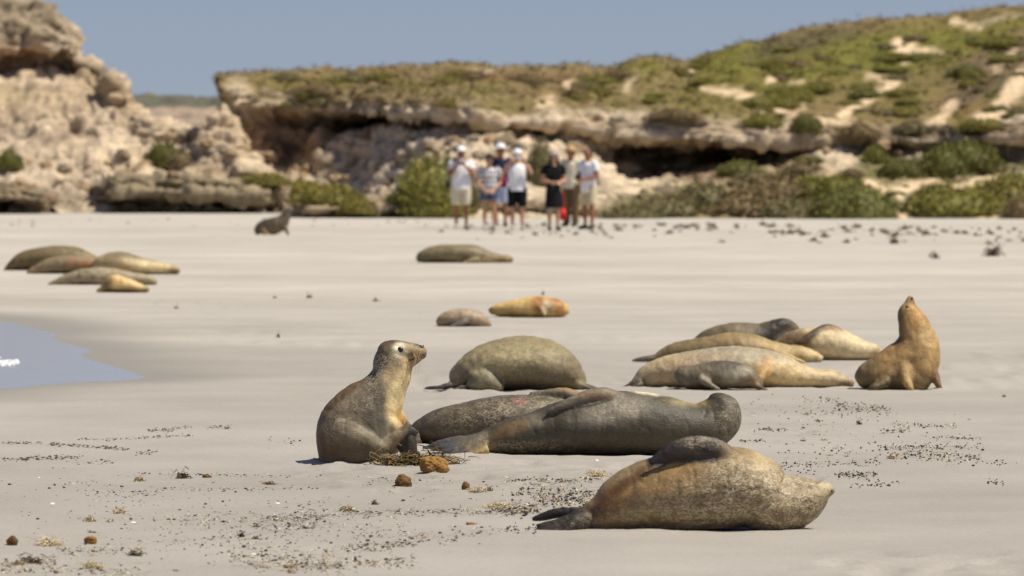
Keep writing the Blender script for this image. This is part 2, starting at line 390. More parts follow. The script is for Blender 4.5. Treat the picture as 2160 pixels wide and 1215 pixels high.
def dY(px): return 10*float(smooth(1000, 640, np.array(float(px))))
def headland():
    rows = []
    def col(pts): rows.append([(p[0], p[1], p[2]+dY(p[0])) for p in pts])
    col([(590, 470, 152), (590, 455, 152), (575, 360, 152), (562, 345, 152), (520, 300, 152), (508, 230, 152), (490, 205, 152), (470, 185, 152), (466, 168, 152), (475, 172, 158), (480, 300, 165)])
    col([(590, 470, 141), (590, 455, 141), (580, 360, 141.5), (566, 348, 142), (510, 300, 142), (502, 232, 141.6), (482, 205, 141), (464, 186, 140.5), (461, 164, 141), (470, 166, 150), (480, 200, 165)])
    def std(px, ys, Ys, shift=0):
        # slope top, cave floor back, cave roof back, lip, face top, ledge, crest
        b = [(px, 474, 137.2), (px, 455, 139)] + [(px, y, Y) for y, Y in zip(ys, Ys)]
        cy, cY = ys[-1], Ys[-1]
        b += [(px, cy+7, cY+9), (px, 330, cY+26)]; col(b)
    std(550, (365, 352, 268, 222, 196, 180, 157), (141.6, 142, 142.1, 141.5, 141.95, 142.75, 146))
    std(610, (360, 345, 250, 224, 200, 186, 154), (142, 142.7, 142.9, 142, 142.45, 143.25, 149))
    std(660, (315, 300, 244, 228, 206, 192, 152), (142.2, 143, 143.2, 142, 142.45, 143.25, 152))
    std(720, (296, 284, 246, 234, 212, 195, 150), (143, 145.2, 145.6, 142.5, 142.95, 144, 155))
    std(800, (278, 270, 246, 240, 213, 200, 147), (144, 151, 151, 143, 143.45, 145, 156))
    std(900, (276, 268, 250, 245, 220, 205, 143), (144.5, 150, 150, 144, 144.45, 146, 157))
    std(1000, (280, 274, 259, 255, 226, 208, 141), (145, 149, 149, 144.5, 144.95, 147, 158))
    std(1100, (292, 287, 264, 259, 230, 210, 143), (145.5, 148, 148, 145.3, 145.75, 148, 158))
    std(1200, (330, 300, 282, 265, 238, 220, 145), (145, 145.6, 145.8, 145.7, 146.15, 148, 159))
    std(1280, (385, 340, 292, 288, 250, 232, 144), (143, 146.5, 147, 146, 146.45, 148, 159))
    std(1296, (392, 362, 300, 290, 250, 232, 142), (143, 149, 150, 145.5, 145.95, 148, 159))
    std(1350, (396, 366, 303, 290, 249, 230, 124), (143, 149.5, 150.5, 145.4, 145.85, 148, 158))
    std(1400, (396, 368, 305, 291, 248, 230, 125), (143, 149.5, 150.5, 145.4, 145.85, 148, 159))
    std(1450, (390, 362, 306, 295, 251, 235, 134), (143, 149.5, 150.5, 145.4, 145.85, 148, 161))
    std(1505, (380, 346, 308, 299, 255, 240, 111), (143.5, 151, 152, 145.4, 145.85, 148, 160))
    std(1565, (368, 345, 306, 298, 258, 243, 93), (144.5, 150, 150.5, 145.4, 145.85, 148, 160))
    std(1606, (360, 340, 307, 300, 262, 245, 96), (145, 149.5, 149.5, 145.4, 145.85, 148, 162))
    std(1690, (345, 328, 310, 303, 268, 250, 66), (145, 147, 147, 145.4, 145.85, 148, 164))
    std(1770, (330, 315, 306, 297, 270, 262, 55), (145, 145.5, 145.5, 145.3, 145.75, 148, 165))
    std(1900, (335, 314, 307, 300, 272, 262, 46), (145, 146, 146, 145.3, 145.75, 148, 166))
    std(1990, (340, 320, 306, 300, 270, 258, 40), (145, 146.2, 146.3, 145.3, 145.75, 148, 167))
    std(2060, (345, 335, 306, 293, 263, 251, 30), (144.6, 145.5, 145.6, 144.6, 145.05, 147, 168))
    std(2120, (346, 336, 306, 291, 258, 247, 18), (144.4, 145.4, 145.5, 144.5, 144.95, 147, 168))
    std(2170, (345, 335, 305, 290, 255, 245, 20), (144.4, 145.4, 145.5, 144.5, 144.95, 147, 168))
    std(2400, (345, 330, 305, 290, 255, 245, 10), (144.4, 145.4, 145.5, 144.5, 144.95, 147, 168))
    std(2900, (345, 330, 305, 290, 255, 245, 30), (144.4, 147, 147.4, 144.5, 144.95, 147, 168))
    ops = [
        ('y', 60, 232, DUN, .0, 5),
        # vegetated plateau
        ('e', 950, 185, 480, 38, -1, DUN, .95, .25), ('e', 640, 178, 110, 17, 4, OLIVE, .9, .3), ('e', 1250, 190, 160, 45, 0, DUN, .9, .3),
        ('e', 860, 180, 70, 10, 8, GREEN, .55, .5), ('e', 1070, 228, 70, 18, 0, OLIVE, .9, .4), ('e', 1090, 165, 140, 10, 0, S(140, 104, 74), .5, .5),
        ('e', 1020, 185, 60, 14, -8, GREEN, .35, .5), ('e', 1290, 200, 60, 26, 20, GREEN, .6, .5),
        ('e', 1350, 150, 60, 26, -10, GREEN, .8, .4), ('e', 1400, 200, 130, 40, 5, DUN, .8, .4),
        # dune hill
        ('e', 1640, 195, 230, 60, -6, OLIVE, .95, .3), ('e', 1960, 175, 300, 110, -12, DUN, .9, .3), ('e', 2040, 90, 260, 60, -8, OLIVE, .9, .4),
        ('e', 1760, 135, 330, 60, -9, S(116, 112, 50), .7, .5), ('e', 1560, 125, 90, 34, -14, GREEN, .95, .4), ('e', 1700, 90, 130, 22, -12, S(96, 88, 60), .85, .4), ('e', 1800, 110, 170, 30, -12, GREEN, .75, .4),
        ('e', 1870, 125, 90, 22, -8, GREEN, .9, .4), ('e', 2010, 90, 110, 26, -8, GREEN, .95, .4), ('e', 2130, 50, 60, 14, -10, GREEN, .7, .5),
        ('e', 2110, 150, 120, 60, -30, S(118, 100, 80), .8, .4), ('e', 1900, 210, 120, 26, -20, OLIVE, .8, .4), ('e', 2140, 190, 50, 40, 0, DGREEN, .5, .5),
        ('e', 2050, 235, 60, 16, -25, S(126, 108, 50), .7, .4),
        # bare sand
        ('e', 1905, 95, 28, 14, 0, SANDP, 1, .25), ('e', 1908, 116, 14, 16, 8, SANDP, 1, .3), ('e', 1907, 94, 9, 6, 0, OLIVE, .9, .3), ('l', [(1935, 105), (1985, 112)], 9, SANDP, .8),
        ('l', [(1895, 172), (1830, 210), (1770, 245)], 9, SANDP, .95), ('l', [(1620, 170), (1655, 155)], 8, SANDP, .8), ('l', [(1665, 175), (1695, 165)], 5, SANDP, .6),
        ('l', [(1480, 185), (1550, 195), (1600, 212), (1640, 228), (1680, 235)], 9, SANDP, .85), ('l', [(1610, 235), (1700, 222)], 7, SANDP, .6),
        ('l', [(1690, 245), (1760, 258), (1800, 262)], 8, SANDP, .75), ('l', [(2010, 220), (1990, 250), (1960, 265)], 12, SANDP, .8),
        ('l', [(2160, 160), (2125, 210), (2105, 235)], 22, SANDP, .9), ('l', [(2140, 110), (2100, 140)], 10, SANDP, .6), ('e', 2075, 255, 24, 26, 0, SANDP, .9, .3),
        ('l', [(1830, 160), (1880, 168)], 9, SANDP, .6), ('e', 1448, 152, 14, 10, 0, SANDP, .8, .4), ('e', 1200, 178, 12, 9, 0, SANDP, .8, .4), ('e', 1330, 175, 10, 24, 30, SANDP, .6, .4),
        ('e', 1150, 215, 26, 9, -15, SANDP, .7, .4), ('e', 1020, 52+100, 30, 6, 0, CREAM, .4, .5), ('l', [(2010, 45), (2060, 55)], 8, SANDP, .7), ('l', [(2075, 48), (2160, 30)], 5, CREAM, .5),
        # rock lip
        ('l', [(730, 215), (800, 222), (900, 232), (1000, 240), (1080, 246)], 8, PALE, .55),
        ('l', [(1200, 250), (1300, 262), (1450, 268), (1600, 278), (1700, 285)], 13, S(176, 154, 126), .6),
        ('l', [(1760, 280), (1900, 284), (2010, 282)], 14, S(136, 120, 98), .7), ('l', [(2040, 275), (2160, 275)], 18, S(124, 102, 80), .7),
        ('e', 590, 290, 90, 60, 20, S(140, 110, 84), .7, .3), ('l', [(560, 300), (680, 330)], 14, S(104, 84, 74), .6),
        ('e', 500, 195, 30, 30, 0, CREAM, .6, .4), ('l', [(560, 190), (600, 205), (640, 200)], 8, CREAM, .5),
        # slope beneath
        ('e', 1800, 420, 460, 60, 0, S(124, 116, 62), .75, .3), ('e', 1400, 440, 130, 36, 0, S(118, 110, 70), .9, .4), ('e', 1600, 440, 140, 34, 0, DUN, .7, .4), ('e', 1480, 372, 90, 12, 0, S(120, 84, 62), .6, .4),
        ('e', 1640, 350, 110, 24, 0, DUN, .6, .4), ('e', 1850, 340, 60, 30, -40, DGREEN, .75, .4), ('e', 1700, 395, 90, 28, 0, GREEN, .85, .4), ('e', 1790, 435, 105, 32, 0, DGREEN, .9, .35),
        ('e', 1990, 345, 70, 36, -10, DGREEN, .85, .4), ('e', 2060, 425, 130, 36, -10, S(108, 104, 44), .9, .35), ('e', 2130, 360, 60, 20, -10, DGREEN, .7, .4), ('e', 1900, 330, 50, 20, 0, GREY, .6, .4),
        ('l', [(1830, 385), (1880, 405), (1960, 385), (2050, 350), (2090, 345)], 12, SANDP, .95), ('l', [(1895, 400), (1900, 462)], 10, SANDP, .95), ('l', [(1925, 455), (1980, 405), (2060, 380), (2160, 372)], 6, SANDP, .8),
        ('e', 1940, 425, 28, 26, -40, S(110, 98, 76), .9, .3), ('e', 2095, 455, 50, 10, -15, SANDP, .7, .4), ('l', [(1740, 320), (1785, 335)], 12, PALE, .8), ('l', [(1755, 365), (1745, 390)], 14, SANDP, .8),
        ('l', [(1430, 345), (1530, 345), (1600, 320)], 7, SANDP, .7),
    ]
    vw = [.35, 1.8, .8, .7, .7, .9, .6, 1.6, .5, .4]
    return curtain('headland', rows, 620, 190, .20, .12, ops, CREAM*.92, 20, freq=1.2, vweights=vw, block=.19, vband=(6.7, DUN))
HEAD, HV, HC = headland()

def left_cliff():
    top = [(-700, -60), (-300, -40), (-100, -6), (0, 3), (82, 8), (107, 20), (119, 45), (143, 64), (150, 84), (151, 126), (197, 142), (243, 172), (267, 200), (282, 232), (312, 262), (372, 272), (430, 292), (480, 330), (520, 362), (560, 420)]
    rows = []
    for px, t in top:
        base = [(462, 146), (440, 149), (395, 151), (340, 154), (300, 156.5), (245, 157.5), (170, 160), (150, 161.4), (130, 161.4), (100, 160.3), (50, 160.6)]
        r = []; Y = 146
        for y, Yk in base:
            if y < t: r.append((px, t+.2, min(Yk, Y+.25))); Y = min(Yk, Y+.25)
            else: r.append((px, y, Yk)); Y = Yk
        r += [(px, t, Y+1.2), (px, t+6, Y+7), (px, 340, Y+16)]; rows.append(r)
    ops = [('e', 60, 40, 120, 50, 0, S(158, 142, 116), .8, .4), ('e', 60, 15, 110, 16, 0, S(120, 108, 92), .5, .4), ('e', 30, 125, 100, 30, 0, S(196, 160, 124), .7, .4),
           ('e', 190, 160, 90, 30, 25, S(168, 146, 116), .8, .4), ('e', 80, 210, 130, 40, 0, S(190, 164, 130), .5, .5), ('e', 250, 215, 60, 22, 30, S(190, 164, 130), .5, .4),
           ('e', 130, 290, 70, 20, 0, S(140, 120, 100), .55, .5), ('e', 30, 200, 50, 20, 0, S(150, 140, 100), .4, .5), ('e', 240, 330, 120, 30, 10, PALE, .7, .4), ('e', 90, 420, 120, 24, 0, DKROCK, .5, .5),
           ('e', 360, 300, 60, 30, 10, CREAM, .6, .5)]
    curtain('rocky_cliff', rows, 300, 190, .26, .30, ops, S(196, 177, 152), 50, freq=1.15, block=.30)
left_cliff()

def ledge(name, x0, x1, tops, Yb, h, seed, base):
    rows = []
    xs = np.linspace(x0, x1, 9)
    for i, px in enumerate(xs):
        t = float(np.interp(px, [p[0] for p in tops], [p[1] for p in tops])); k = 0 if i in (0, 8) else 1
        gy = 269+2.2*FPX/Yb
        a = [(px, gy+6, Yb+.1), (px, gy-4, Yb+.6*k), (px, gy-.35*(gy-t), Yb+1.5*k), (px, gy-.45*(gy-t), Yb+.1), (px, gy-.62*(gy-t), Yb-.1), (px, gy-.72*(gy-t), Yb+.5*k), (px, gy-.95*(gy-t), Yb+.5), (px, t, Yb+1.2), (px, t+2, Yb+5)]
        if not k: a = [(p[0], max(p[1], t+8), Yb+2+p[2]-Yb) for p in a]
        rows.append(a)
    ops = [('e', (x0+x1)/2, np.mean([p[1] for p in tops])+10, (x1-x0)*.5, 14, 0, S(176, 160, 130), .4, .5)]
    curtain(name, rows, 150, 70, .14, .20, ops, base, seed, freq=1.6, block=.16)
ledge('rock_ledge', 195, 612, [(195, 392), (260, 374), (420, 378), (500, 390), (590, 380), (612, 396)], 145.6, 60, 70, S(136, 122, 98))
ledge('rock_ledge', -120, 116, [(-120, 380), (0, 392), (60, 398), (116, 418)], 144.8, 60, 75, S(122, 106, 84))
ledge('rock_ledge', 600, 960, [(600, 436), (680, 428), (800, 430), (870, 422), (960, 434)], 138.2, 40, 80, S(160, 140, 116))
ledge('rock_ledge', 945, 1300, [(945, 426), (1050, 418), (1150, 424), (1230, 432), (1300, 438)], 139.0, 40, 85, S(170, 150, 124))

rows = []
for px, t in [(350, 440), (372, 385), (395, 345), (425, 292), (452, 246), (470, 216), (486, 236), (503, 290), (520, 332), (556, 362), (580, 420)]:
    rows.append([(px, 470, 147.6), (px, max(t+3, 440), 147.8), (px, max(t+2, 395), 148.3), (px, max(t+1.5, 345), 148.9), (px, max(t+1, 295), 149.4), (px, max(t+.5, 250), 149.8), (px, t, 150.3), (px, t+6, 151.5), (px, 460, 153)])
curtain('rock_spur', rows, 110, 90, .22, .16, [('e', 460, 280, 24, 70, 10, S(206, 186, 156), .5, .5), ('e', 525, 345, 50, 26, 0, PALE, .8, .4), ('e', 410, 350, 40, 26, 0, S(170, 150, 122), .6, .5)], S(200, 178, 148), 64, freq=1.5, block=.16)
# far ridge between the cliffs
rows = []
for px, t in [(120, 206), (240, 207), (290, 208), (330, 212), (370, 209), (430, 217), (470, 212), (520, 214), (640, 212)]:
    rows.append([(px, 330, 240), (px, 262, 242), (px, 246, 243), (px, 240, 247), (px, t+9, 249), (px, t, 252), (px, t+4, 270), (px, 330, 280)])
curtain('far_ridge', rows, 100, 40, .35, .2, [('y', 195, 226, S(92, 94, 80), .9, 4), ('y', 232, 262, S(176, 156, 136), .6, 4), ('e', 340, 250, 60, 6, 0, S(110, 104, 104), .6, .5)], S(160, 142, 124), 90, freq=.7)

# ------------------------------------------------------------------ soft bodies: lofted limbs fused into one skin
def loft(st, n=None, m=20, power=1.0):
    """st: (x, y, z, rn, rb). rn lies in the x-z plane, rb along y"""
    st = np.asarray(st, float); n = n or max(14, (len(st)-1)*6+1)
    Q = catmull(st, n); Q[:, 3:] = np.maximum(Q[:, 3:], .002)
    c = Q[:, :3]; T = np.gradient(c, axis=0); T /= np.maximum(np.linalg.norm(T, axis=1, keepdims=True), 1e-9)
    B = np.array([0, 1., 0]) - T*T[:, 1:2]
    bad = np.linalg.norm(B, axis=1) < .35
    B[bad] = np.array([1., 0, 0]) - T[bad]*T[bad][:, :1]
    B /= np.linalg.norm(B, axis=1, keepdims=True); Nn = np.cross(B, T)
    a = np.linspace(0, 2*math.pi, m, endpoint=False)
    V = c[:, None] + Nn[:, None]*(Q[:, 3][:, None]*np.sin(a))[..., None] + B[:, None]*(Q[:, 4][:, None]*np.cos(a))[..., None]
    V = V.reshape(-1, 3); F = []
    for i in range(n-1):
        for j in range(m):
            k = (j+1) % m; F.append((i*m+j, i*m+k, (i+1)*m+k, (i+1)*m+j))
    F.append(tuple(range(m-1, -1, -1))); F.append(tuple((n-1)*m+j for j in range(m)))
    return V, F, c, np.maximum(Q[:, 3], Q[:, 4])
def fuse(name, lofts, voxel, smooth_it=6, floor=None):
    V = []; F = []; o = 0
    for v, f, _, _ in lofts:
        V.append(v); F += [tuple(i+o for i in q) for q in f]; o += len(v)
    me = bpy.data.meshes.new(name); me.from_pydata([tuple(p) for p in np.concatenate(V)], [], F)
    bm = bmesh.new(); bm.from_mesh(me); bmesh.ops.recalc_face_normals(bm, faces=bm.faces); bm.to_mesh(me); bm.free()
    ob = bpy.data.objects.new(name, me); COL.objects.link(ob)
    r = ob.modifiers.new('r', 'REMESH'); r.mode = 'VOXEL'; r.voxel_size = voxel; r.adaptivity = 0; r.use_smooth_shade = True
    if smooth_it: s = ob.modifiers.new('s', 'SMOOTH'); s.factor = .5; s.iterations = smooth_it
    dg = bpy.context.evaluated_depsgraph_get(); dg.update()
    out = bpy.data.meshes.new_from_object(ob.evaluated_get(dg)); out.name = name
    bpy.data.objects.remove(ob); bpy.data.meshes.remove(me)
    return out
def nearest_part(P, lofts):
    C = np.concatenate([l[2] for l in lofts]); R = np.concatenate([l[3] for l in lofts])
    I = np.concatenate([np.full(len(l[2]), i) for i, l in enumerate(lofts)])
    best = np.empty(len(P), int)
    for s in range(0, len(P), 20000):
        d = np.linalg.norm(P[s:s+20000, None]-C[None], axis=2)-R[None]
        best[s:s+20000] = I[d.argmin(1)]
    return best

class Seal:
    def __init__(self, label, base_py, base_px, back=.15, group=None):
        g = ground_at(base_px, base_py); self.Y = g[1]+back; self.mpp = self.Y/FPX
        self.org = np.array([g[0], self.Y, 0.]); self.label = label; self.group = group
        self.lofts = []; self.cols = []
    def part(self, st, col, m=20, n=None):
        """stations (px, py, half px, depth offset m, depth half width m)"""
        Q = []
        for p in st:
            w = at(p[0], p[1], self.Y+p[3])-self.org; Q.append((*w, p[2]*self.mpp, p[4]))
        self.lofts.append(loft(Q, n, m)); self.cols.append(col); return self
    def build(self, voxel=.011, ops=(), sand=(), folds=.006, smooth_it=6, warp=7, name='sea_lion', spec=None, seed=1):
        me = fuse(name, self.lofts, voxel, smooth_it)
        P = verts_of(me)
        nn = np.empty(len(P)*3); me.vertices.foreach_get('normal', nn); nn = nn.reshape(-1, 3)
        P = P + nn*(folds*fbm(P*np.array([5, 5, 8]), 3, seed)+.35*folds*fbm(P*22, 3, seed+3))[:, None]
        cr = np.abs(fbm(P*np.array([9, 3.2, 3.2])+seed, 3, seed+20)); P = P - nn*(min(folds*.8, .0045)*(1-np.clip(cr*5, 0, 1))**2)[:, None]
        P[:, 2] = np.where(P[:, 2] < .02, -.012+(np.maximum(P[:, 2], -.03)+.03)*.5, P[:, 2]); 
        me.vertices.foreach_set('co', P.ravel()); me.update()
        part = nearest_part(P, self.lofts)
        C = np.array(self.cols)[part].astype(float)
        px, py = project(P+self.org)
        wp = (fbm(P*9, 4, seed+11), fbm(P*9+31, 4, seed+12))
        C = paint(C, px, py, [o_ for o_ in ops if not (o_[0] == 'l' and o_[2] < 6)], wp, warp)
        # soften the joins between limb colours
        E = np.empty(len(me.edges)*2, dtype=np.int32); me.edges.foreach_get('vertices', E); E = E.reshape(-1, 2)
        for _ in range(4):
            A = C.copy(); cnt = np.ones(len(C))
            for k in range(3):
                A[:, k] += np.bincount(E[:, 0], C[E[:, 1], k], len(C)) + np.bincount(E[:, 1], C[E[:, 0], k], len(C))
            cnt += np.bincount(E.ravel(), minlength=len(C)); C = A/cnt[:, None]
        C = paint(C, px, py, [o_ for o_ in ops if o_[0] == 'l' and o_[2] < 6], (.35*wp[0], .35*wp[1]), warp)
        C = C*np.array([.98, 1.0, .90])
        set_color(me, np.clip(C, .003, 1))
        s = np.zeros((len(P), 3)); s = paint(s, px, py, [(*o[:6], (1, 1, 1), o[6], o[7]) if o[0] == 'e' else o for o in sand], wp, warp)
        set_color(me, s, 'Sandy')
        self.me = me; self.bvh = BVHTree.FromPolygons([Vector(p) for p in P], [tuple(q.vertices) for q in me.polygons])
        self.ob = tag(add(name, me, FUR, loc=self.org), self.label, 'sea lion', self.group)
        return self
    def hit(self, px, py):
        d = Vector(ray(px, py)).normalized(); o = Vector(CAM-self.org)
        loc, nor, _, _ = self.bvh.ray_cast(o, d, 500)
        return (loc, nor) if loc else (Vector(at(px, py, self.Y)-self.org), Vector((0, -1, 0)))
    def blob(self, name, px, py, r, mat, squash=(1, 1, 1), sink=.5, seg=16):
        loc, nor = self.hit(px, py)
        bm = bmesh.new(); bmesh.ops.create_uvsphere(bm, u_segments=seg, v_segments=seg//2+2, radius=1)
        me = bpy.data.meshes.new(name)
        for v in bm.verts: v.co = Vector((v.co.x*squash[0]*r, v.co.y*squash[1]*r, v.co.z*squash[2]*r))
        for f in bm.faces: f.smooth = True
        bm.to_mesh(me); bm.free()
        return add(name, me, mat, self.ob, loc-nor*r*sink)
    def strands(self, name, pts, rad, mat, seed=0):
        V = []; F = []; o = 0
        for st in pts:
            Q = catmull(np.array(st), 7); n = len(Q)
            T = np.gradient(Q, axis=0); T /= np.linalg.norm(T, axis=1, keepdims=True)
            A = np.cross(T, [0.3, .9, .2]); A /= np.linalg.norm(A, axis=1, keepdims=True); B = np.cross(T, A)
            for i in range(n):
                rr = rad*(1-.7*i/(n-1))
                for k in range(3):
                    a = k*2.094; V.append(Q[i]+A[i]*rr*math.cos(a)+B[i]*rr*math.sin(a))
            for i in range(n-1):
                for k in range(3): j = (k+1) % 3; F.append((o+i*3+k, o+i*3+j, o+i*3+3+j, o+i*3+3+k))
            o += n*3
        return add(name, mesh_from(name, V, F), mat, self.ob)

# ---- colours of the coats
TAN = S(152, 130, 96); OLV = S(122, 108, 84); DK = S(70, 58, 48); BLK = S(40, 33, 30); CRM = S(232, 202, 156); RUST = S(150, 96, 50); GRY = S(128, 116, 100); BRN = S(104, 74, 48)

# A: lying on its back, fore flipper across its flank
A = Seal('sandy tan sea lion lying on its back with a dark flipper folded over its flank', 1122, 1440, .2)
A.part([(1236, 1095, 28, 0, .06), (1270, 1084, 42, 0, .11), (1310, 1066, 62, 0, .17), (1360, 1050, 77, 0, .21), (1420, 1042, 84, 0, .24), (1480, 1035, 88, 0, .26), (1540, 1029, 89, 0, .26), (1590, 1038, 80, 0, .24), (1630, 1061, 67, 0, .22), (1668, 1060, 59, 0, .18), (1700, 1052, 51, 0, .14), (1724, 1043, 36, 0, .1), (1742, 1035, 20, 0, .06), (1754, 1033, 11, 0, .035), (1759, 1031, 5, 0, .015)], TAN, 28)
A.part([(1548, 968, 20, -.1, .08), (1510, 953, 28, -.13, .05), (1465, 947, 29, -.15, .032), (1425, 953, 25, -.16, .025), (1392, 966, 16, -.165, .02), (1368, 977, 7, -.165, .014)], S(48, 42, 42))
for (x1, y1, x2, y2, dy, r) in [(1185, 1081, 1121, 1096, .04, 12), (1178, 1099, 1127, 1108, -.05, 5.5), (1180, 1110, 1128, 1117, -.08, 5.5), (1190, 1119, 1140, 1124, -.11, 5)]:
    A.part([(1250, 1094, 24, dy*.3, .05), (1215, (1092+y1)/2, 18, dy*.7, .035), (x1, y1, r, dy, .028), ((x1+x2)/2, (y1+y2)/2, r*.9, dy, .022), (x2, y2, r*.45, dy, .014)], BLK, 12)
A.build(.009, ops=[
    ('e', 1420, 1010, 90, 40, -15, S(164, 126, 80), .65, .5), ('e', 1288, 1062, 46, 34, -40, RUST, .75, .5), ('e', 1310, 1045, 30, 12, -45, S(190, 148, 96), .6, .5), ('e', 1335, 1010, 60, 12, -38, S(96, 60, 32), .75, .5),
    ('e', 1250, 1082, 30, 14, -10, S(84, 52, 32), .9, .5), ('e', 1185, 1098, 62, 36, 0, S(40, 32, 28), .95, .4), ('e', 1400, 1100, 140, 26, 0, S(160, 136, 92), .5, .5), ('e', 1580, 1080, 130, 42, 0, S(158, 138, 104), .6, .5),
    ('e', 1650, 1035, 60, 30, 10, S(184, 162, 128), .6, .5), ('e', 1610, 965, 26, 34, 30, S(214, 186, 140), .8, .5), ('e', 1735, 1025, 24, 24, 0, S(214, 192, 160), .8, .4), ('e', 1560, 960, 40, 22, 30, S(170, 140, 98), .6, .5),
    ('l', [(1372, 976), (1420, 970), (1470, 968), (1505, 972)], 10, S(34, 30, 36), .95), ('e', 1378, 972, 16, 12, 0, S(44, 40, 48), .9, .4), ('e', 1465, 930, 44, 9, 0, S(140, 126, 108), .4, .5),
    ('l', [(1530, 1026), (1560, 1034), (1600, 1029), (1640, 1036), (1670, 1052), (1708, 1058)], 3.0, S(58, 48, 38), .85), ('l', [(1708, 1054), (1716, 1060), (1714, 1070), (1705, 1074)], 2.6, S(50, 42, 36), .85), ('l', [(1705, 1024), (1712, 1030)], 2.6, S(60, 50, 40), .9)],
    sand=[('e', 1600, 1060, 170, 90, 0, .95, .4), ('e', 1478, 934, 46, 13, 0, .6, .5), ('e', 1400, 1090, 140, 40, 0, .5, .5), ('e', 1200, 1105, 50, 20, 0, .12, .5)], folds=.007, seed=21)
A.blob('nose', 1756, 1036, .012, NOSE, (.7, 1.2, .9), .75)
base = np.array(A.hit(1720, 1020)[0])
A.strands('whiskers', [[tuple(base+np.array([.02*i/9, -.02, .0])), tuple(base+np.array([.0+.012*i, -.03, .04])), tuple(base+np.array([-.03+.02*i, -.03-.005*i, .055-.003*i]))] for i in range(7)], .0011, HAIRW)

# B: big grey one lying on its side behind A
B = Seal('dark grey sea lion lying stretched out with its head curled up', 962, 1250, .24)
B.part([(1000, 940, 20, 0, .06), (1035, 931, 30, 0, .1), (1080, 923, 40, 0, .15), (1140, 913, 50, 0, .2), (1200, 902, 61, 0, .24), (1270, 895, 69, 0, .26), (1340, 895, 70, 0, .26), (1400, 900, 65, 0, .24), (1450, 906, 57, 0, .2), (1492, 903, 49, 0, .17), (1518, 889, 45, 0, .15), (1526, 869, 38, 0, .13), (1518, 853, 29, 0, .1), (1506, 844, 17, 0, .065), (1495, 842, 7, 0, .03)], S(82, 74, 60), 28)
B.part([(1315, 848, 18, -.06, .1), (1275, 834, 17, -.12, .06), (1235, 839, 16, -.15, .04), (1195, 853, 12, -.17, .03), (1155, 869, 5, -.17, .016)], S(122, 110, 96))
B.part([(1440, 900, 40, 0, .14), (1478, 885, 34, 0, .12), (1508, 866, 30, 0, .11), (1524, 856, 22, 0, .09)], S(96, 86, 70), 16)
for (x1, y1, x2, y2, dy, r) in [(960, 930, 890, 946, 0, 11), (955, 940, 905, 950, -.05, 9), (960, 949, 930, 957, -.09, 8), (975, 955, 945, 961, -.12, 6)]:
    B.part([(1030, 930, 24, dy*.3, .06), (995, (936+y1)/2, 18, dy*.7, .045), (x1, y1, r, dy, .03), ((x1+x2)/2, (y1+y2)/2, r*.9, dy, .024), (x2, y2, r*.4, dy, .012)], S(92, 88, 86), 12)
B.part([(1030, 950, 16, -.12, .05), (1005, 957, 8, -.15, .04), (990, 962, 3, -.16, .02)], S(180, 150, 100), 12)
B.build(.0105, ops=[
    ('e', 1080, 905, 60, 14, -22, S(150, 118, 80), .5, .5), ('e', 1010, 938, 34, 20, -10, S(166, 142, 104), .45, .7), ('e', 930, 942, 44, 14, 8, S(78, 78, 86), .75, .5), ('e', 1290, 868, 70, 26, -15, S(166, 154, 142), .65, .6),  # last ellipse: sheen highlight and dust on the flank, painted as paler fur
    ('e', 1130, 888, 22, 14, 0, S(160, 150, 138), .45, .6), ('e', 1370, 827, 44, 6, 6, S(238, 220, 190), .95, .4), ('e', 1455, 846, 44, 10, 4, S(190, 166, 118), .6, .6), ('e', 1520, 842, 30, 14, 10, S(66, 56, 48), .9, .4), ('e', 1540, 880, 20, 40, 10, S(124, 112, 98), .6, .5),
    ('e', 1290, 940, 130, 20, 0, S(84, 76, 60), .5, .5), ('e', 1460, 915, 60, 40, 0, S(84, 72, 56), .5, .5), ('e', 1255, 834, 50, 10, 0, S(170, 140, 110), .5, .5), ('l', [(1180, 866), (1240, 857), (1290, 843)], 2.5, S(50, 44, 42), .8)],  # thin dark line paints in the shadow under the fore flipper
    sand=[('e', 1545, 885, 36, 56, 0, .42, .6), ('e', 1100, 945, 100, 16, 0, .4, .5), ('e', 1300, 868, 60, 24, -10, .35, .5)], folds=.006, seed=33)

# C: behind B
C_ = Seal('brown sand-flecked sea lion lying behind the long dark grey one', 944, 1040, .3)
C_.part([(866, 928, 12, 0, .05), (884, 914, 26, 0, .1), (925, 903, 39, 0, .18), (980, 896, 47, 0, .24), (1050, 889, 55, 0, .26), (1120, 887, 55, 0, .26), (1180, 890, 51, 0, .24), (1240, 900, 40, 0, .2), (1290, 908, 28, 0, .15), (1330, 915, 18, 0, .1), (1355, 920, 8, 0, .05)], S(90, 78, 62), 26)
C_.part([(1222, 846, 18, 0, .08), (1192, 832, 15, -.02, .06), (1165, 829, 11, -.04, .045), (1140, 829, 7, -.05, .03), (1117, 829, 3, -.05, .015)], S(166, 130, 86), 14)
C_.part([(885, 930, 18, -.1, .06), (868, 935, 12, -.12, .05), (850, 930, 7, -.12, .04), (838, 922, 3, -.12, .02)], S(70, 62, 58), 12)
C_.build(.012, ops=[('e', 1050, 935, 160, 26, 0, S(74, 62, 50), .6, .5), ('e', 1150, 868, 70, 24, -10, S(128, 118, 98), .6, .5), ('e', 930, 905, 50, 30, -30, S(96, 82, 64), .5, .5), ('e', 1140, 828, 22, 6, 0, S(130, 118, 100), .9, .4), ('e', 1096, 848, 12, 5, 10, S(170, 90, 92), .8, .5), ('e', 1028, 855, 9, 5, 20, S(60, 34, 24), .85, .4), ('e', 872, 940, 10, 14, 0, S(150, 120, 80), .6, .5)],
    sand=[('e', 1080, 870, 150, 40, -5, .5, .6)], folds=.006, seed=41)

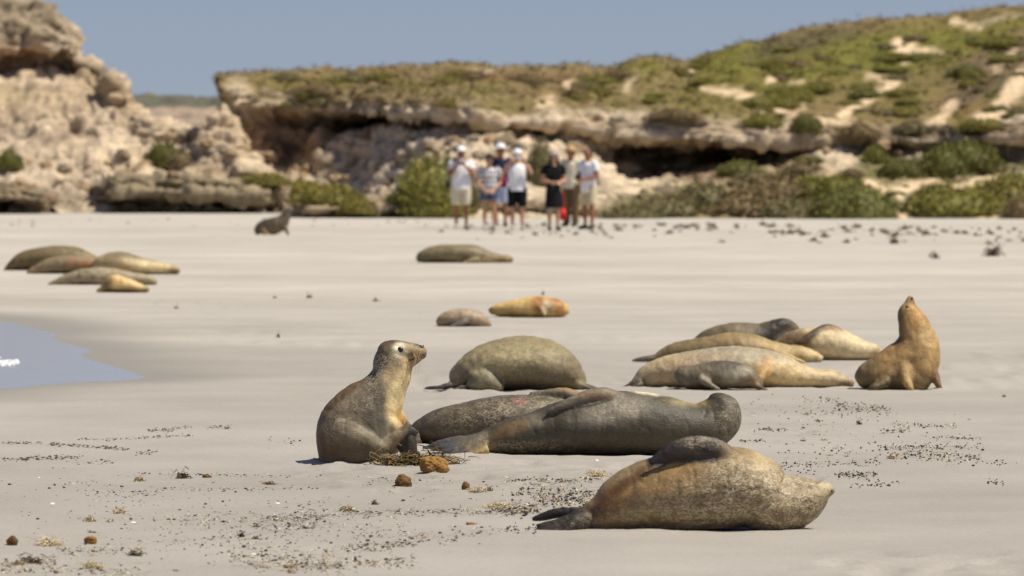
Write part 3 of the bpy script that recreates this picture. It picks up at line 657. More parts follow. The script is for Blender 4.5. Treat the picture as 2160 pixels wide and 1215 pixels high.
# D: sitting upright
# the colours of its coat are a little lighter than B's
D = Seal('alert sea lion sitting upright with cream chest and raised head, beside seaweed', 978, 745, .17)
D.part([(742, 1000, 60, 0, .16), (744, 965, 75, 0, .2), (754, 925, 91, 0, .22), (767, 892, 88, 0, .21), (784, 860, 73, 0, .19), (803, 833, 54, 0, .16), (818, 808, 44.5, 0, .135), (827, 786, 42, 0, .118), (829, 767, 43.5, 0, .11), (829, 750, 38, 0, .1), (831, 738, 26, 0, .08)], S(148, 132, 110), 30)
D.part([(798, 754, 8, 0, .03), (806, 751, 23, 0, .07), (820, 747, 29, 0, .092), (838, 744, 27.5, 0, .092), (856, 743, 23, 0, .078), (872, 744, 21, 0, .07), (885, 743, 18.5, 0, .064), (895, 739, 12, 0, .045), (899, 737, 4, 0, .015)], S(120, 102, 78), 26)
D.part([(842, 764, 16, 0, .075), (862, 762, 15, 0, .065), (878, 757, 12, 0, .055), (889, 752, 7, 0, .035)], S(150, 122, 88), 16)
D.part([(706, 905, 36, -.1, .1), (740, 918, 42, -.13, .11), (775, 934, 33, -.145, .1), (802, 944, 22, -.15, .075), (822, 935, 15, -.15, .05), (843, 918, 12, -.155, .045), (856, 906, 8, -.155, .03)], S(158, 136, 104), 18)
for x, y in ((858, 886), (868, 893), (876, 902), (883, 911), (880, 920)):
    D.part([(838, 921, 8, -.155, .03), (852, 909+(y-904)*.4, 4.5, -.16, .022), ((852+x)/2+3, (909+y)/2, 4, -.162, .016), (x, y, 2.8, -.165, .01)], S(74, 68, 62), 8)
D.part([(775, 958, 18, -.12, .09), (805, 965, 13, -.15, .07), (828, 966, 8, -.165, .05), (848, 967, 4, -.17, .03)], S(104, 84, 56), 12)
D.part([(800, 872, 18, -.07, .06), (834, 906, 19, -.11, .045), (853, 932, 22, -.115, .03), (862, 955, 18, -.125, .022), (866, 972, 12, -.13, .016)], S(66, 54, 44), 14)
D.part([(830, 868, 18, .08, .05), (858, 920, 18, .13, .03), (868, 965, 14, .14, .02), (872, 975, 8, .14, .02)], S(66, 54, 44), 12)
D.build(.0085, ops=[
    ('l', [(676, 950), (668, 905), (682, 870), (712, 838), (745, 812), (768, 798)], 13, S(104, 74, 46), .75), ('e', 735, 955, 80, 26, 0, S(84, 64, 42), .75, .6), ('e', 690, 930, 24, 40, 0, S(100, 66, 38), .65, .5),
    ('e', 740, 880, 56, 26, -25, S(138, 122, 104), .7, .5), ('e', 795, 862, 28, 58, -12, S(80, 72, 66), .75, .5), ('e', 775, 815, 14, 40, 12, S(104, 92, 80), .6, .5), ('e', 812, 900, 30, 30, 0, S(118, 106, 96), .5, .5),
    ('e', 842, 840, 24, 62, 9, S(242, 214, 166), .95, .35), ('e', 848, 880, 15, 22, 0, S(226, 178, 112), .8, .5), ('e', 822, 786, 14, 24, 0, S(216, 188, 142), .75, .5), ('e', 860, 800, 14, 40, 0, S(228, 200, 154), .9, .5),
    ('e', 826, 724, 34, 9, -3, S(92, 70, 48), .85, .5), ('e', 806, 745, 16, 26, 15, S(98, 82, 60), .85, .5), ('e', 792, 778, 14, 26, 10, S(90, 80, 66), .6, .5), ('e', 872, 722, 18, 4, 5, S(120, 90, 60), .5, .5),
    ('e', 845, 737, 16, 15, 0, S(244, 232, 206), 1, .25), ('e', 847, 740, 9, 9, 0, S(110, 96, 80), .8, .4), ('e', 866, 732, 14, 8, 15, S(190, 164, 124), .8, .5), ('e', 856, 758, 18, 7, -15, S(204, 170, 112), .7, .5), ('e', 880, 746, 14, 9, -10, S(150, 112, 70), .6, .5), ('e', 892, 740, 7, 9, 0, S(190, 150, 104), .7, .5),
    ('l', [(864, 759), (874, 757), (884, 752), (895, 747)], 2.0, S(56, 42, 32), .8), ('e', 891, 727, 8, 6, 20, S(30, 26, 25), .95, .4), ('e', 866, 776, 12, 12, 0, S(168, 132, 88), .6, .5), ('l', [(748, 868), (768, 885), (788, 905), (802, 922)], 2.2, S(70, 58, 48), .7), ('e', 862, 902, 22, 14, -30, S(92, 86, 82), .5, .5), ('e', 855, 945, 16, 22, 20, S(76, 64, 54), .7, .5)],
    sand=[('e', 792, 778, 20, 46, 12, .75, .5), ('e', 825, 765, 40, 16, 0, .6, .5), ('e', 700, 900, 16, 34, 0, .4, .5), ('e', 740, 870, 70, 16, -30, .4, .5)], folds=.005, smooth_it=5, warp=5, seed=55)
D.blob('eye', 844, 737.5, .019, BLACK, (1.25, .8, 1.05), .42)
D.blob('nose', 889.5, 730, .016, NOSE, (1.1, 1.5, .8), .62)
D.blob('nostril', 893, 729, .004, BLACK, (1, 1, 1), .4, 8)
_l, _n = D.hit(810, 752)
Vv, Ff, _, _ = loft([(0, 0, 0, .006, .006), (-.012, -.008, -.018, .008, .006), (-.03, -.012, -.036, .003, .003)], 9, 8)
add('ear', mesh_from('ear', Vv, Ff), mat_simple('ear_skin', S(110, 92, 72), .6, .1, 60, 0), D.ob, _l)
wb = [np.array(D.hit(876+random.uniform(-7, 9), 744+random.uniform(-5, 6))[0]) for _ in range(16)]
D.strands('whiskers', [[tuple(b), tuple(b+np.array([.012+.01*random.random(), -.03, -.035])), tuple(b+np.array([.0+.045*random.random()-.01, -.05-.02*random.random(), -.09-.05*random.random()]))] for b in wb], .0011, HAIRW)

# E: round back
E = Seal('large olive sea lion curled into a round dome with flippers spread', 825, 1100, .35)
E.part([(956, 810, 14, 0, .1), (976, 795, 33, 0, .22), (1010, 781, 47, 0, .3), (1060, 771, 57, 0, .36), (1107, 768, 60, 0, .38), (1150, 772, 56, 0, .36), (1185, 782, 46, 0, .3), (1212, 797, 30, 0, .2), (1230, 812, 13, 0, .1)], S(158, 142, 108), 30)
E.part([(1000, 802, 26, -.2, .12), (1025, 804, 26, -.27, .12), (1048, 813, 16, -.28, .1), (1060, 822, 6, -.26, .05)], S(150, 138, 112))
E.part([(975, 806, 12, -.1, .08), (940, 815, 7, -.12, .07), (910, 818, 5, -.12, .05), (889, 819, 3, -.12, .03)], S(74, 66, 62), 12)
E.part([(980, 816, 8, -.25, .06), (950, 823, 5, -.27, .05), (910, 825, 3, -.28, .03)], S(100, 88, 80), 12)
E.part([(1205, 805, 14, -.1, .08), (1235, 816, 9, -.15, .06), (1260, 821, 5, -.17, .05), (1280, 824, 3, -.18, .03)], S(88, 76, 64), 12)
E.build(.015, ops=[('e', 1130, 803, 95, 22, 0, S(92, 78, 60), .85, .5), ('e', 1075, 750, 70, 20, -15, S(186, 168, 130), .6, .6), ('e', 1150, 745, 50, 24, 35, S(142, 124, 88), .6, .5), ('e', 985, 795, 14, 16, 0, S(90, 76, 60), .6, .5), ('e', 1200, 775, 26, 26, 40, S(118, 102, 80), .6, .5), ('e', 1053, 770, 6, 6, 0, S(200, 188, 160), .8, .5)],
    sand=[('e', 1090, 760, 100, 40, 0, .3, .5)], folds=.016, seed=61)

RG = 'sea lions resting together in the middle of the beach'
# I: cream belly in front of the right group
I_ = Seal('cream sea lion lying on its side with a dark pup against its belly', 819, 1560, .25, RG)
I_.part([(1338, 808, 9, 0, .05), (1360, 796, 23, 0, .1), (1400, 786, 34, 0, .16), (1460, 780, 41, 0, .22), (1530, 776, 46, 0, .25), (1590, 777, 44, 0, .25), (1640, 783, 38, 0, .2), (1690, 794, 27, 0, .14), (1728, 798, 20.5, 0, .11), (1752, 799, 20.5, 0, .105), (1772, 804, 17, 0, .09), (1789, 808, 12.5, 0, .065), (1800, 811, 7, 0, .035)], S(196, 176, 146), 26)
I_.part([(1350, 803, 12, -.02, .06), (1330, 811, 6, -.04, .05), (1310, 816, 2, -.05, .025)], S(100, 86, 74), 12)
I_.part([(1352, 808, 9, -.1, .05), (1340, 814, 6, -.14, .04), (1326, 818, 3, -.16, .025)], S(80, 70, 62), 12)
I_.part([(1625, 770, 16, -.1, .08), (1612, 785, 14, -.2, .06), (1600, 800, 9, -.26, .05), (1590, 812, 5, -.28, .03)], S(206, 168, 112), 12)
I_.build(.014, ops=[('e', 1530, 745, 110, 16, 0, S(166, 154, 138), .7, .5), ('e', 1420, 780, 60, 36, -15, S(190, 164, 128), .6, .5), ('e', 1480, 757, 60, 10, -8, S(206, 176, 150), .6, .5), ('e', 1660, 795, 70, 30, 8, S(240, 208, 158), .85, .5), ('e', 1615, 775, 16, 24, 10, S(190, 136, 72), .7, .5), ('e', 1750, 795, 26, 16, 10, S(236, 208, 168), .8, .5), ('e', 1786, 811, 18, 10, 0, S(112, 84, 62), .9, .4), ('e', 1768, 788, 4, 3, 0, S(120, 80, 50), .8, .4), ('e', 1741, 779, 4, 3, 0, S(150, 110, 70), .7, .4)], folds=.009, seed=71)
J = Seal('dark grey sea lion pup lying against the cream mother', 822, 1520, .02, RG)
J.part([(1424, 798, 8, 0, .05), (1437, 793, 21, 0, .085), (1460, 795, 24, 0, .1), (1500, 791, 29, 0, .13), (1540, 790, 29, 0, .13), (1575, 796, 24, 0, .11), (1597, 806, 13, 0, .07), (1610, 813, 5, 0, .03)], S(120, 107, 90), 20)
J.part([(1475, 797, 10, -.1, .05), (1492, 808, 8, -.14, .04), (1508, 817, 5, -.17, .035), (1520, 822, 2, -.18, .02)], S(136, 122, 106), 12)
J.part([(1590, 810, 9, -.04, .04), (1604, 818, 6, -.07, .04), (1622, 822, 2, -.09, .03)], S(84, 66, 52), 12)
J.build(.012, ops=[('e', 1555, 788, 30, 13, -20, S(184, 172, 152), .85, .5), ('e', 1530, 770, 40, 12, 5, S(78, 66, 56), .7, .5), ('e', 1440, 805, 14, 10, 0, S(124, 112, 98), .7, .5), ('e', 1590, 806, 14, 10, 0, S(166, 136, 96), .6, .5)], folds=.008, seed=73)
F_ = Seal('olive-tan sea lion stretched flat with its orange-tan head resting on sand', 766, 1560, .2, RG)
F_.part([(1380, 757, 7, 0, .05), (1400, 749, 14, 0, .08), (1430, 743, 22, 0, .13), (1480, 739, 28, 0, .17), (1540, 734, 33, 0, .2), (1580, 736, 33, 0, .2), (1620, 742, 26, 0, .17), (1660, 747, 21, 0, .13), (1692, 750, 20, 0, .11), (1718, 754, 14, 0, .08), (1737, 757, 6, 0, .03)], S(140, 120, 86), 24)
F_.part([(1392, 754, 9, 0, .06), (1362, 757, 7, -.03, .05), (1332, 760, 3, -.05, .03)], S(92, 82, 74), 12)
F_.part([(1600, 735, 16, -.1, .07), (1640, 748, 12, -.18, .06), (1680, 760, 7, -.2, .05), (1700, 765, 3, -.2, .03)], S(176, 140, 88), 12)
F_.build(.014, ops=[('e', 1560, 715, 60, 14, 8, S(172, 142, 96), .7, .5), ('e', 1470, 745, 90, 22, -10, S(132, 110, 78), .6, .5), ('e', 1660, 740, 60, 22, 12, S(202, 172, 122), .8, .5), ('e', 1715, 748, 22, 14, 10, S(222, 192, 146), .8, .5), ('e', 1733, 752, 6, 6, 0, S(220, 206, 190), .8, .5), ('e', 1600, 745, 30, 14, 10, S(160, 124, 78), .5, .5)], folds=.009, seed=77)
G = Seal('sea lion with dark brown raised head resting behind the olive-tan one', 750, 1580, .25, RG)
G.part([(1462, 735, 8, 0, .06), (1478, 725, 20, 0, .1), (1505, 718, 29, 0, .15), (1550, 715, 35, 0, .2), (1600, 714, 33, 0, .18), (1622, 704, 28, 0, .14), (1640, 693, 22, 0, .115), (1655, 688, 17, 0, .095), (1668, 690, 13, 0, .07), (1679, 694, 9.5, 0, .05), (1687, 697, 5, 0, .03)], S(120, 104, 82), 22)
G.build(.014, ops=[('e', 1625, 702, 26, 24, 0, S(50, 40, 34), .95, .4), ('e', 1650, 682, 26, 11, 12, S(54, 43, 36), .95, .4), ('e', 1652, 712, 16, 12, -30, S(188, 168, 150), .8, .5), ('e', 1672, 697, 12, 8, 20, S(170, 146, 120), .7, .5), ('e', 1560, 688, 50, 8, 0, S(136, 118, 92), .6, .5)], folds=.008, seed=79)
H_ = Seal('pale cream sea lion on its back with a dark flipper across its side', 762, 1750, .22, RG)
H_.part([(1632, 742, 10, 0, .06), (1646, 735, 20, 0, .1), (1675, 728, 30, 0, .16), (1710, 724, 35, 0, .2), (1745, 724, 37, 0, .2), (1780, 730, 32, 0, .18), (1810, 737, 24, 0, .14), (1830, 740, 19, 0, .12), (1844, 743, 16, 0, .095), (1854, 748, 10.5, 0, .06), (1860, 751, 5, 0, .03)], S(226, 202, 162), 22)
H_.part([(1772, 696, 6, -.03, .05), (1745, 692, 9, -.07, .06), (1722, 701, 9, -.13, .05), (1703, 714, 8, -.18, .04), (1686, 726, 5, -.2, .03)], S(78, 68, 60), 12)
H_.build(.014, ops=[('e', 1672, 725, 38, 34, 0, S(116, 88, 64), .9, .4), ('e', 1760, 692, 22, 6, 10, S(150, 100, 56), .7, .5), ('e', 1800, 735, 40, 20, 20, S(236, 214, 176), .7, .5), ('e', 1848, 742, 10, 8, 0, S(160, 128, 90), .8, .5)], folds=.008, seed=83)
K = Seal('golden tan sea lion sitting with its nose pointed straight up', 823, 1900, .2, RG)
K.part([(1936, 826, 16, 0, .1), (1936, 808, 28, 0, .13), (1937, 785, 40, 0, .16), (1938, 758, 46, 0, .17), (1938, 730, 45, 0, .16), (1934, 708, 39, 0, .14), (1927, 684, 33, 0, .115), (1920, 665, 26.5, 0, .09), (1917, 652, 21.5, 0, .075), (1918, 641, 13, 0, .05), (1920, 632, 9, 0, .042), (1922, 625, 5, 0, .025)], S(184, 148, 100), 24)
K.part([(1808, 805, 12, 0, .09), (1828, 795, 30, 0, .15), (1860, 790, 41, 0, .18), (1900, 792, 42, 0, .18), (1938, 798, 34, 0, .16), (1960, 805, 16, 0, .1)], S(140, 116, 82), 24)
K.part([(1850, 790, 36, 0, .16), (1880, 772, 40, 0, .165), (1910, 752, 40, 0, .16), (1930, 725, 34, 0, .14)], S(176, 138, 90), 20)
K.part([(1955, 770, 16, -.04, .07), (1970, 792, 12, -.07, .05), (1979, 810, 9, -.1, .045), (1986, 825, 5, -.12, .035)], S(132, 100, 72), 12)
K.part([(1905, 775, 18, -.12, .07), (1912, 800, 13, -.2, .05), (1918, 816, 9, -.24, .045), (1928, 827, 4, -.26, .035)], S(168, 134, 90), 12)
K.part([(1870, 806, 14, -.14, .08), (1845, 816, 9, -.19, .06), (1830, 822, 5, -.2, .05)], S(104, 84, 62), 12)
K.build(.014, ops=[('e', 1895, 690, 10, 46, 0, S(84, 64, 44), .8, .5), ('e', 1850, 800, 44, 26, 10, S(112, 92, 66), .7, .5), ('e', 1865, 783, 26, 14, -20, S(190, 150, 96), .6, .5), ('e', 1930, 665, 16, 26, -10, S(206, 154, 88), .7, .5), ('e', 1955, 730, 22, 40, -5, S(214, 176, 122), .7, .5), ('e', 1930, 632, 6, 16, -15, S(140, 84, 50), .8, .5), ('e', 1912, 632, 6, 10, 15, S(222, 202, 160), .7, .5), ('e', 1912, 808, 12, 18, 0, S(206, 170, 116), .6, .5)], folds=.01, seed=87)  # first ellipse paints the shaded left edge into the coat

K.blob('nose', 1924, 629, .016, NOSE, (.8, 1.1, .9), .6); K.blob('eye', 1913, 648, .014, BLACK, (1, .8, 1.1), .5)
# middle distance
L_ = Seal('tan sea lion with rusty-brown rump lying alone beside a smaller grey one', 670, 1115, .2)
L_.part([(1030, 657, 5, 0, .03), (1044, 655, 12, 0, .08), (1075, 651, 18, 0, .13), (1110, 649, 22, 0, .18), (1145, 648, 23.5, 0, .19), (1175, 651, 20, 0, .16), (1192, 657, 13, 0, .1), (1199, 662, 5, 0, .04)], S(228, 190, 128), 20)
L_.part([(1135, 640, 8, -.1, .06), (1142, 655, 7, -.18, .05), (1150, 667, 4, -.2, .04)], S(170, 140, 104), 12)
L_.build(.018, ops=[('e', 1135, 640, 14, 22, 20, S(170, 108, 52), .85, .5), ('e', 1175, 645, 14, 26, -20, S(176, 112, 56), .85, .5), ('e', 1155, 648, 12, 14, 0, S(198, 180, 156), .8, .5), ('e', 1070, 664, 50, 8, 0, S(134, 108, 70), .7, .5), ('e', 1036, 655, 8, 8, 0, S(140, 104, 60), .8, .5)], folds=.01, seed=91)
M_ = Seal('small pinkish-grey sea lion curled up alone near the tan one', 690, 978, .15)
M_.part([(921, 684, 5, 0, .03), (933, 677, 14, 0, .09), (958, 671, 19, 0, .13), (985, 670, 20, 0, .14), (1010, 674, 17, 0, .12), (1028, 682, 9, 0, .07), (1037, 688, 4, 0, .03)], S(182, 156, 134), 18)
M_.part([(985, 678, 8, -.12, .05), (965, 686, 6, -.15, .05), (945, 689, 3, -.16, .03)], S(120, 110, 100), 12)
M_.build(.016, ops=[('e', 970, 684, 40, 8, 0, S(112, 104, 96), .8, .5), ('e', 930, 678, 14, 10, 0, S(160, 136, 100), .6, .5)], folds=.012, seed=93)
N_ = Seal('dark olive sea lion lying flat on pale sand in front of the visitors', 555, 985, .25)
N_.part([(879, 550, 4, 0, .04), (890, 542, 13, 0, .12), (915, 537, 19, 0, .2), (960, 535, 20, 0, .25), (1000, 536, 19, 0, .23), (1028, 542, 13, 0, .16), (1050, 545, 10.5, 0, .12), (1070, 546, 9.5, 0, .1), (1084, 550, 4, 0, .04)], S(136, 120, 92), 20)
N_.part([(1005, 545, 8, -.15, .08), (990, 552, 5, -.25, .07), (975, 555, 3, -.28, .05)], S(120, 104, 80), 12)
N_.build(.022, ops=[('e', 970, 553, 25, 5, 0, S(222, 190, 140), .8, .5), ('e', 1025, 550, 24, 7, 0, S(228, 200, 156), .85, .5), ('e', 990, 548, 14, 8, 0, S(110, 94, 70), .7, .5), ('e', 1065, 543, 24, 10, 10, S(160, 132, 90), .7, .5), ('e', 905, 550, 30, 8, 10, S(100, 86, 62), .6, .5)], folds=.015, seed=95)
LG = 'sea lions huddled together near the shallow water'
O_ = Seal('large dark olive sea lion at the back of the huddle near the water', 572, 110, .4, LG)
O_.part([(8, 571, 3, 0, .05), (28, 559, 13, 0, .15), (55, 550, 22, 0, .22), (100, 546, 26.5, 0, .28), (150, 546, 27, 0, .28), (185, 552, 20, 0, .22), (212, 560, 12, 0, .15), (230, 567, 6, 0, .08)], S(122, 104, 72), 20)
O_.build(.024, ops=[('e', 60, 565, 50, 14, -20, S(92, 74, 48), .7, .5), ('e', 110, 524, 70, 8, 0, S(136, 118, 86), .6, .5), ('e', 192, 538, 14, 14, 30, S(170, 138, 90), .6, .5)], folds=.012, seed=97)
P_ = Seal('grey-brown sea lion with a rusty mark in the huddle near the water', 579, 140, .2, LG)
P_.part([(54, 575, 3, 0, .04), (76, 569, 9, 0, .08), (105, 561, 17, 0, .13), (140, 558, 19, 0, .17), (180, 558, 18, 0, .17), (214, 562, 13, 0, .12), (236, 569, 6, 0, .06)], S(150, 130, 102), 18)
P_.build(.02, ops=[('e', 135, 570, 40, 12, -20, S(110, 92, 70), .7, .5), ('e', 150, 552, 12, 10, 0, S(170, 126, 96), .6, .5), ('e', 192, 556, 24, 8, 0, S(176, 116, 56), .85, .5), ('e', 64, 574, 14, 5, 0, S(200, 164, 116), .7, .5)], folds=.012, seed=99)
Q_ = Seal('cream-throated sea lion with dark muzzle at the end of the huddle near the water', 580, 290, .22, LG)
Q_.part([(196, 563, 10, 0, .08), (216, 557, 19, 0, .16), (245, 554, 24, 0, .21), (275, 557, 22, 0, .2), (310, 563, 16, 0, .15), (335, 565, 13.5, 0, .12), (356, 567, 12.5, 0, .1), (370, 570, 9.5, 0, .08), (380, 573, 5, 0, .04)], S(176, 152, 118), 20)
Q_.build(.02, ops=[('e', 265, 538, 40, 10, 10, S(128, 110, 84), .75, .5), ('e', 300, 560, 50, 10, 10, S(240, 216, 172), .9, .5), ('e', 340, 565, 24, 12, 5, S(236, 208, 160), .8, .5), ('e', 366, 572, 14, 6, 0, S(112, 88, 56), .9, .4), ('e', 262, 562, 7, 5, 0, S(180, 128, 64), .8, .5)], folds=.012, seed=101)
R_ = Seal('mottled grey sea lion in front of the huddle near the water', 602, 205, .2, LG)
R_.part([(101, 600, 3, 0, .04), (124, 594, 8, 0, .07), (150, 588, 14, 0, .12), (190, 584, 19, 0, .17), (240, 584, 19, 0, .17), (280, 588, 14, 0, .14), (306, 590, 12, 0, .1), (322, 593, 9, 0, .08), (332, 597, 4, 0, .04)], S(166, 150, 122), 18)
R_.build(.02, ops=[('e', 175, 588, 30, 14, 0, S(132, 120, 96), .7, .5), ('e', 125, 597, 24, 5, 0, S(176, 148, 106), .7, .5), ('e', 250, 570, 40, 8, 5, S(182, 162, 134), .6, .5)], sand=[('e', 220, 585, 120, 24, 0, .6, .5)], folds=.01, seed=103)
S_ = Seal('small cream sea lion with dark belly, foremost of the huddle near the water', 618, 262, .12, LG)
S_.part([(201, 615, 2.5, 0, .03), (220, 607, 10, 0, .07), (240, 599, 19, 0, .13), (270, 602, 15, 0, .13), (295, 607, 10.5, 0, .1), (315, 612, 5, 0, .04)], S(232, 196, 142), 18)
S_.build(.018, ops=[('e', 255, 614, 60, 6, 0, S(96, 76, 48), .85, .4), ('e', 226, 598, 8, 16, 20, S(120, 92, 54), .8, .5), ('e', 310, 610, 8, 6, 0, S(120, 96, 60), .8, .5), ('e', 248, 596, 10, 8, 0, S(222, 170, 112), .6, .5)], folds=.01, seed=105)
T_ = Seal('small dark sea lion walking with raised head in front of the rock ledge', 496, 578, .15)
T_.part([(538, 490, 5, 0, .06), (552, 481, 15, 0, .15), (575, 477, 18, 0, .19), (592, 471, 17, 0, .17), (601, 459, 12, 0, .13), (606, 449, 9.5, 0, .11), (612, 443, 7, 0, .08), (620, 442, 4, 0, .05)], S(96, 84, 70), 18)
T_.part([(598, 474, 8, -.06, .07), (604, 486, 5, -.1, .06), (609, 496, 3, -.12, .05)], S(128, 108, 80), 12)
T_.part([(556, 484, 8, -.1, .08), (560, 493, 5, -.15, .06), (572, 497, 3, -.16, .05)], S(150, 122, 86), 12)
T_.part([(545, 486, 6, .05, .06), (541, 495, 3.5, .02, .05)], S(150, 122, 86), 12)
T_.build(.02, ops=[('e', 565, 466, 22, 10, -15, S(78, 62, 46), .7, .5), ('e', 580, 488, 20, 8, 0, S(140, 116, 84), .6, .5)], folds=.01, seed=107)

# ------------------------------------------------------------------ boulders and shrubs on the cliffs
def ico(sub):
    bm = bmesh.new(); bmesh.ops.create_icosphere(bm, subdivisions=sub, radius=1); me = bpy.data.meshes.new('t'); bm.to_mesh(me); bm.free()
    V = verts_of(me); F = np.array([list(p.vertices) for p in me.polygons]); bpy.data.meshes.remove(me); return V, F
ICO1, ICO2, ICO3, ICO4 = ico(1), ico(2), ico(3), ico(4)
def boulder_mesh(seed, col, sub=ICO4):
    V, F = sub; V = V.copy()
    v, e = cells(V*1.6+seed*3.1, seed)
    r = 1+.22*fbm(V*1.3+seed, 4, seed)+.13*v*smooth(0, .2, e)+.05*fbm(V*np.array([3, 3, 8])+seed, 3, seed+2)
    V = V*r[:, None]; V[:, 2] = np.where(V[:, 2] < -.55, -.55, V[:, 2])
    me = mesh_from('boulder', V, F); t = 1+.28*v+.3*fbm(V*np.array([2, 2, 6]), 3, seed+4)
    set_color(me, np.clip(np.asarray(col)*t[:, None], .01, 1)); return me
hv = verts_of(HEAD.data); HB = BVHTree.FromPolygons([Vector(p) for p in hv], [tuple(p.vertices) for p in HEAD.data.polygons])
SOLIDS = [HB]
for o in list(COL.objects):
    if o.type == 'MESH' and o.name.split('.')[0] in ('rocky_cliff', 'rock_ledge', 'rock_spur'):
        SOLIDS.append(BVHTree.FromPolygons([Vector(p) for p in verts_of(o.data)], [tuple(p.vertices) for p in o.data.polygons]))
def cast(px, py):
    d = Vector(ray(px, py)).normalized(); best = None
    for b in SOLIDS:
        loc, nor, _, dist = b.ray_cast(Vector(CAM), d, 600)
        if loc and (best is None or dist < best[2]): best = (loc, nor, dist)
    return best
BM = [boulder_mesh(i, c) for i, c in enumerate((CREAM, CREAM*.9, S(206, 176, 140), GREY, S(176, 150, 120), PALE))]
def boulder(px, py, w, h, k, label, group=None, rz=None):
    c = cast(px, py)
    if c is None: return
    m = c[0].y/FPX; o = add('boulder', BM[k], ROCK, loc=c[0]-Vector((0, 0, h*m*.18)))
    o.scale = (w*m*.5, w*m*.5*random.uniform(.8, 1.1), h*m*.55); o.rotation_euler = (random.uniform(-.2, .2), random.uniform(-.25, .25), rz if rz is not None else random.uniform(0, 6.28))
    return tag(o, label, 'boulder', group)
boulder(675, 300, 66, 78, 4, 'tall pale boulder standing in the mouth of the brown overhang')
boulder(702, 338, 54, 44, 0, 'low cream boulder below the tall one in the overhang mouth')
boulder(530, 352, 84, 44, 5, 'smooth pale rounded boulder at the foot of the pointed rock spur')
boulder(1305, 352, 96, 38, 5, 'pale flat-topped boulder in the mouth of the long dark cave')
boulder(1310, 404, 130, 62, 5, 'big pale boulder beneath the long dark cave')
boulder(1400, 405, 60, 36, 3, 'grey boulder beneath the long dark cave')
boulder(840, 266, 34, 30, 1, 'cream boulder plugging the narrow cave under the rim')
boulder(1060, 300, 60, 44, 3, 'grey-brown rounded boulder behind the visitors')
boulder(1220, 320, 50, 60, 4, 'tan boulder standing beside the long dark cave')
rb = random.Random(5)
zones = [(730, 1100, 285, 420, 70, 'in the rubble slope under the narrow cave'), (1190, 1300, 290, 420, 10, 'in the rubble beside the long dark cave'), (260, 520, 280, 370, 26, 'in the rubble around the pointed rock spur'), (20, 230, 340, 440, 18, 'at the foot of the layered cliff'), (620, 780, 350, 430, 14, 'beside the yellow-green shrub'), (1740, 2060, 300, 330, 8, 'under the rim of the dune hill')]
BNAME = ['cream', 'dull cream', 'tan', 'grey', 'brown-tan', 'very pale']
for x0, x1, y0, y1, n, where in zones:
    for _ in range(n):
        w = rb.uniform(14, 40); kk = rb.choice([0, 0, 1, 2, 4, 5]); boulder(rb.uniform(x0, x1), rb.uniform(y0, y1), w, w*rb.uniform(.55, .9), kk, BNAME[kk]+' rock '+where, 'rubble rocks '+where)

def shrub_mesh(seed, col, n=2200, leaf=.055):
    r = np.random.default_rng(seed); V, F = ICO3; V = V[:]
    core = V.copy(); lump = 1+.28*fbm(core*1.7+seed, 3, seed); core = core*lump[:, None]*.88; core[:, 2] = np.maximum(core[:, 2], -.12)
    up = core[core[:, 2] > -.05]
    i = r.integers(0, len(up), n); P = up[i]*(1+r.normal(.06, .07, n)[:, None]) + r.normal(0, .06, (n, 3))
    d = P/np.linalg.norm(P, axis=1, keepdims=True); d = d+r.normal(0, .8, (n, 3)); d /= np.linalg.norm(d, axis=1, keepdims=True)
    a = np.cross(d, r.normal(0, 1, (n, 3))); a /= np.linalg.norm(a, axis=1, keepdims=True)
    s = leaf*r.uniform(.6, 1.5, n)[:, None]
    L = np.stack([P, P+a*s*.5+d*s*.8, P+d*s*1.9, P-a*s*.5+d*s*.8], 1).reshape(-1, 3)
    LF = np.arange(n*4).reshape(-1, 4)+len(core)
    AV = np.concatenate([core, L]); AF = [tuple(f) for f in F]+[tuple(f) for f in LF]
    me = mesh_from('shrub', AV, AF, True)
    tone = 1+.35*fbm(P*2.5+seed, 2, seed+5)+r.normal(0, .22, n)
    hue = r.normal(0, .08, n)
    LC = np.repeat(np.clip(np.asarray(col)[None]*tone[:, None]*np.stack([1+hue, np.ones(n), 1-hue], -1), .008, 1), 4, 0)
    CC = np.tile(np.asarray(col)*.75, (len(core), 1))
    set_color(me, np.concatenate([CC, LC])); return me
SHC = {'green': S(140, 134, 60), 'dark': S(124, 122, 60), 'dun': S(150, 130, 90), 'grey': S(138, 128, 86), 'yellow': S(140, 130, 58)}
SHM = {k: [shrub_mesh(10*i+j, c) for j in range(2)] for i, (k, c) in enumerate(SHC.items())}
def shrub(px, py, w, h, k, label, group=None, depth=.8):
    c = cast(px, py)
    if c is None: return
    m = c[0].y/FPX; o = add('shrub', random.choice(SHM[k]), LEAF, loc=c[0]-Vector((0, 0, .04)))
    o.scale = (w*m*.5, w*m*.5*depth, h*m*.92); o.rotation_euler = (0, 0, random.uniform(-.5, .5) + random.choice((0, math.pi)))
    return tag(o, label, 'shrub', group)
shrub(915, 440, 150, 118, 'green', 'big rounded olive-green shrub behind the visitor with white shorts')
shrub(850, 455, 96, 62, 'dark', 'low dark green shrub beside the big rounded one')
shrub(692, 425, 150, 44, 'yellow', 'yellow-green shrub growing behind the dark rock ledge')
shrub(560, 385, 110, 26, 'yellow', 'low spreading yellow-green shrub on top of the rock ledge')
shrub(1140, 385, 74, 92, 'grey', 'tall grey-green shrub behind the group of visitors')
shrub(345, 345, 84, 52, 'dark', 'dark green shrub at the foot of the pointed rock spur')
shrub(385, 350, 60, 36, 'dun', 'dry brown shrub beside the pointed rock spur')
shrub(20, 350, 64, 36, 'dark', 'dark green shrub tucked under the layered cliff')
shrub(1705, 420, 150, 52, 'green', 'bright green shrub mound below the long cave')
shrub(1800, 458, 190, 70, 'dark', 'wide dark green shrub mound at the edge of the sand')
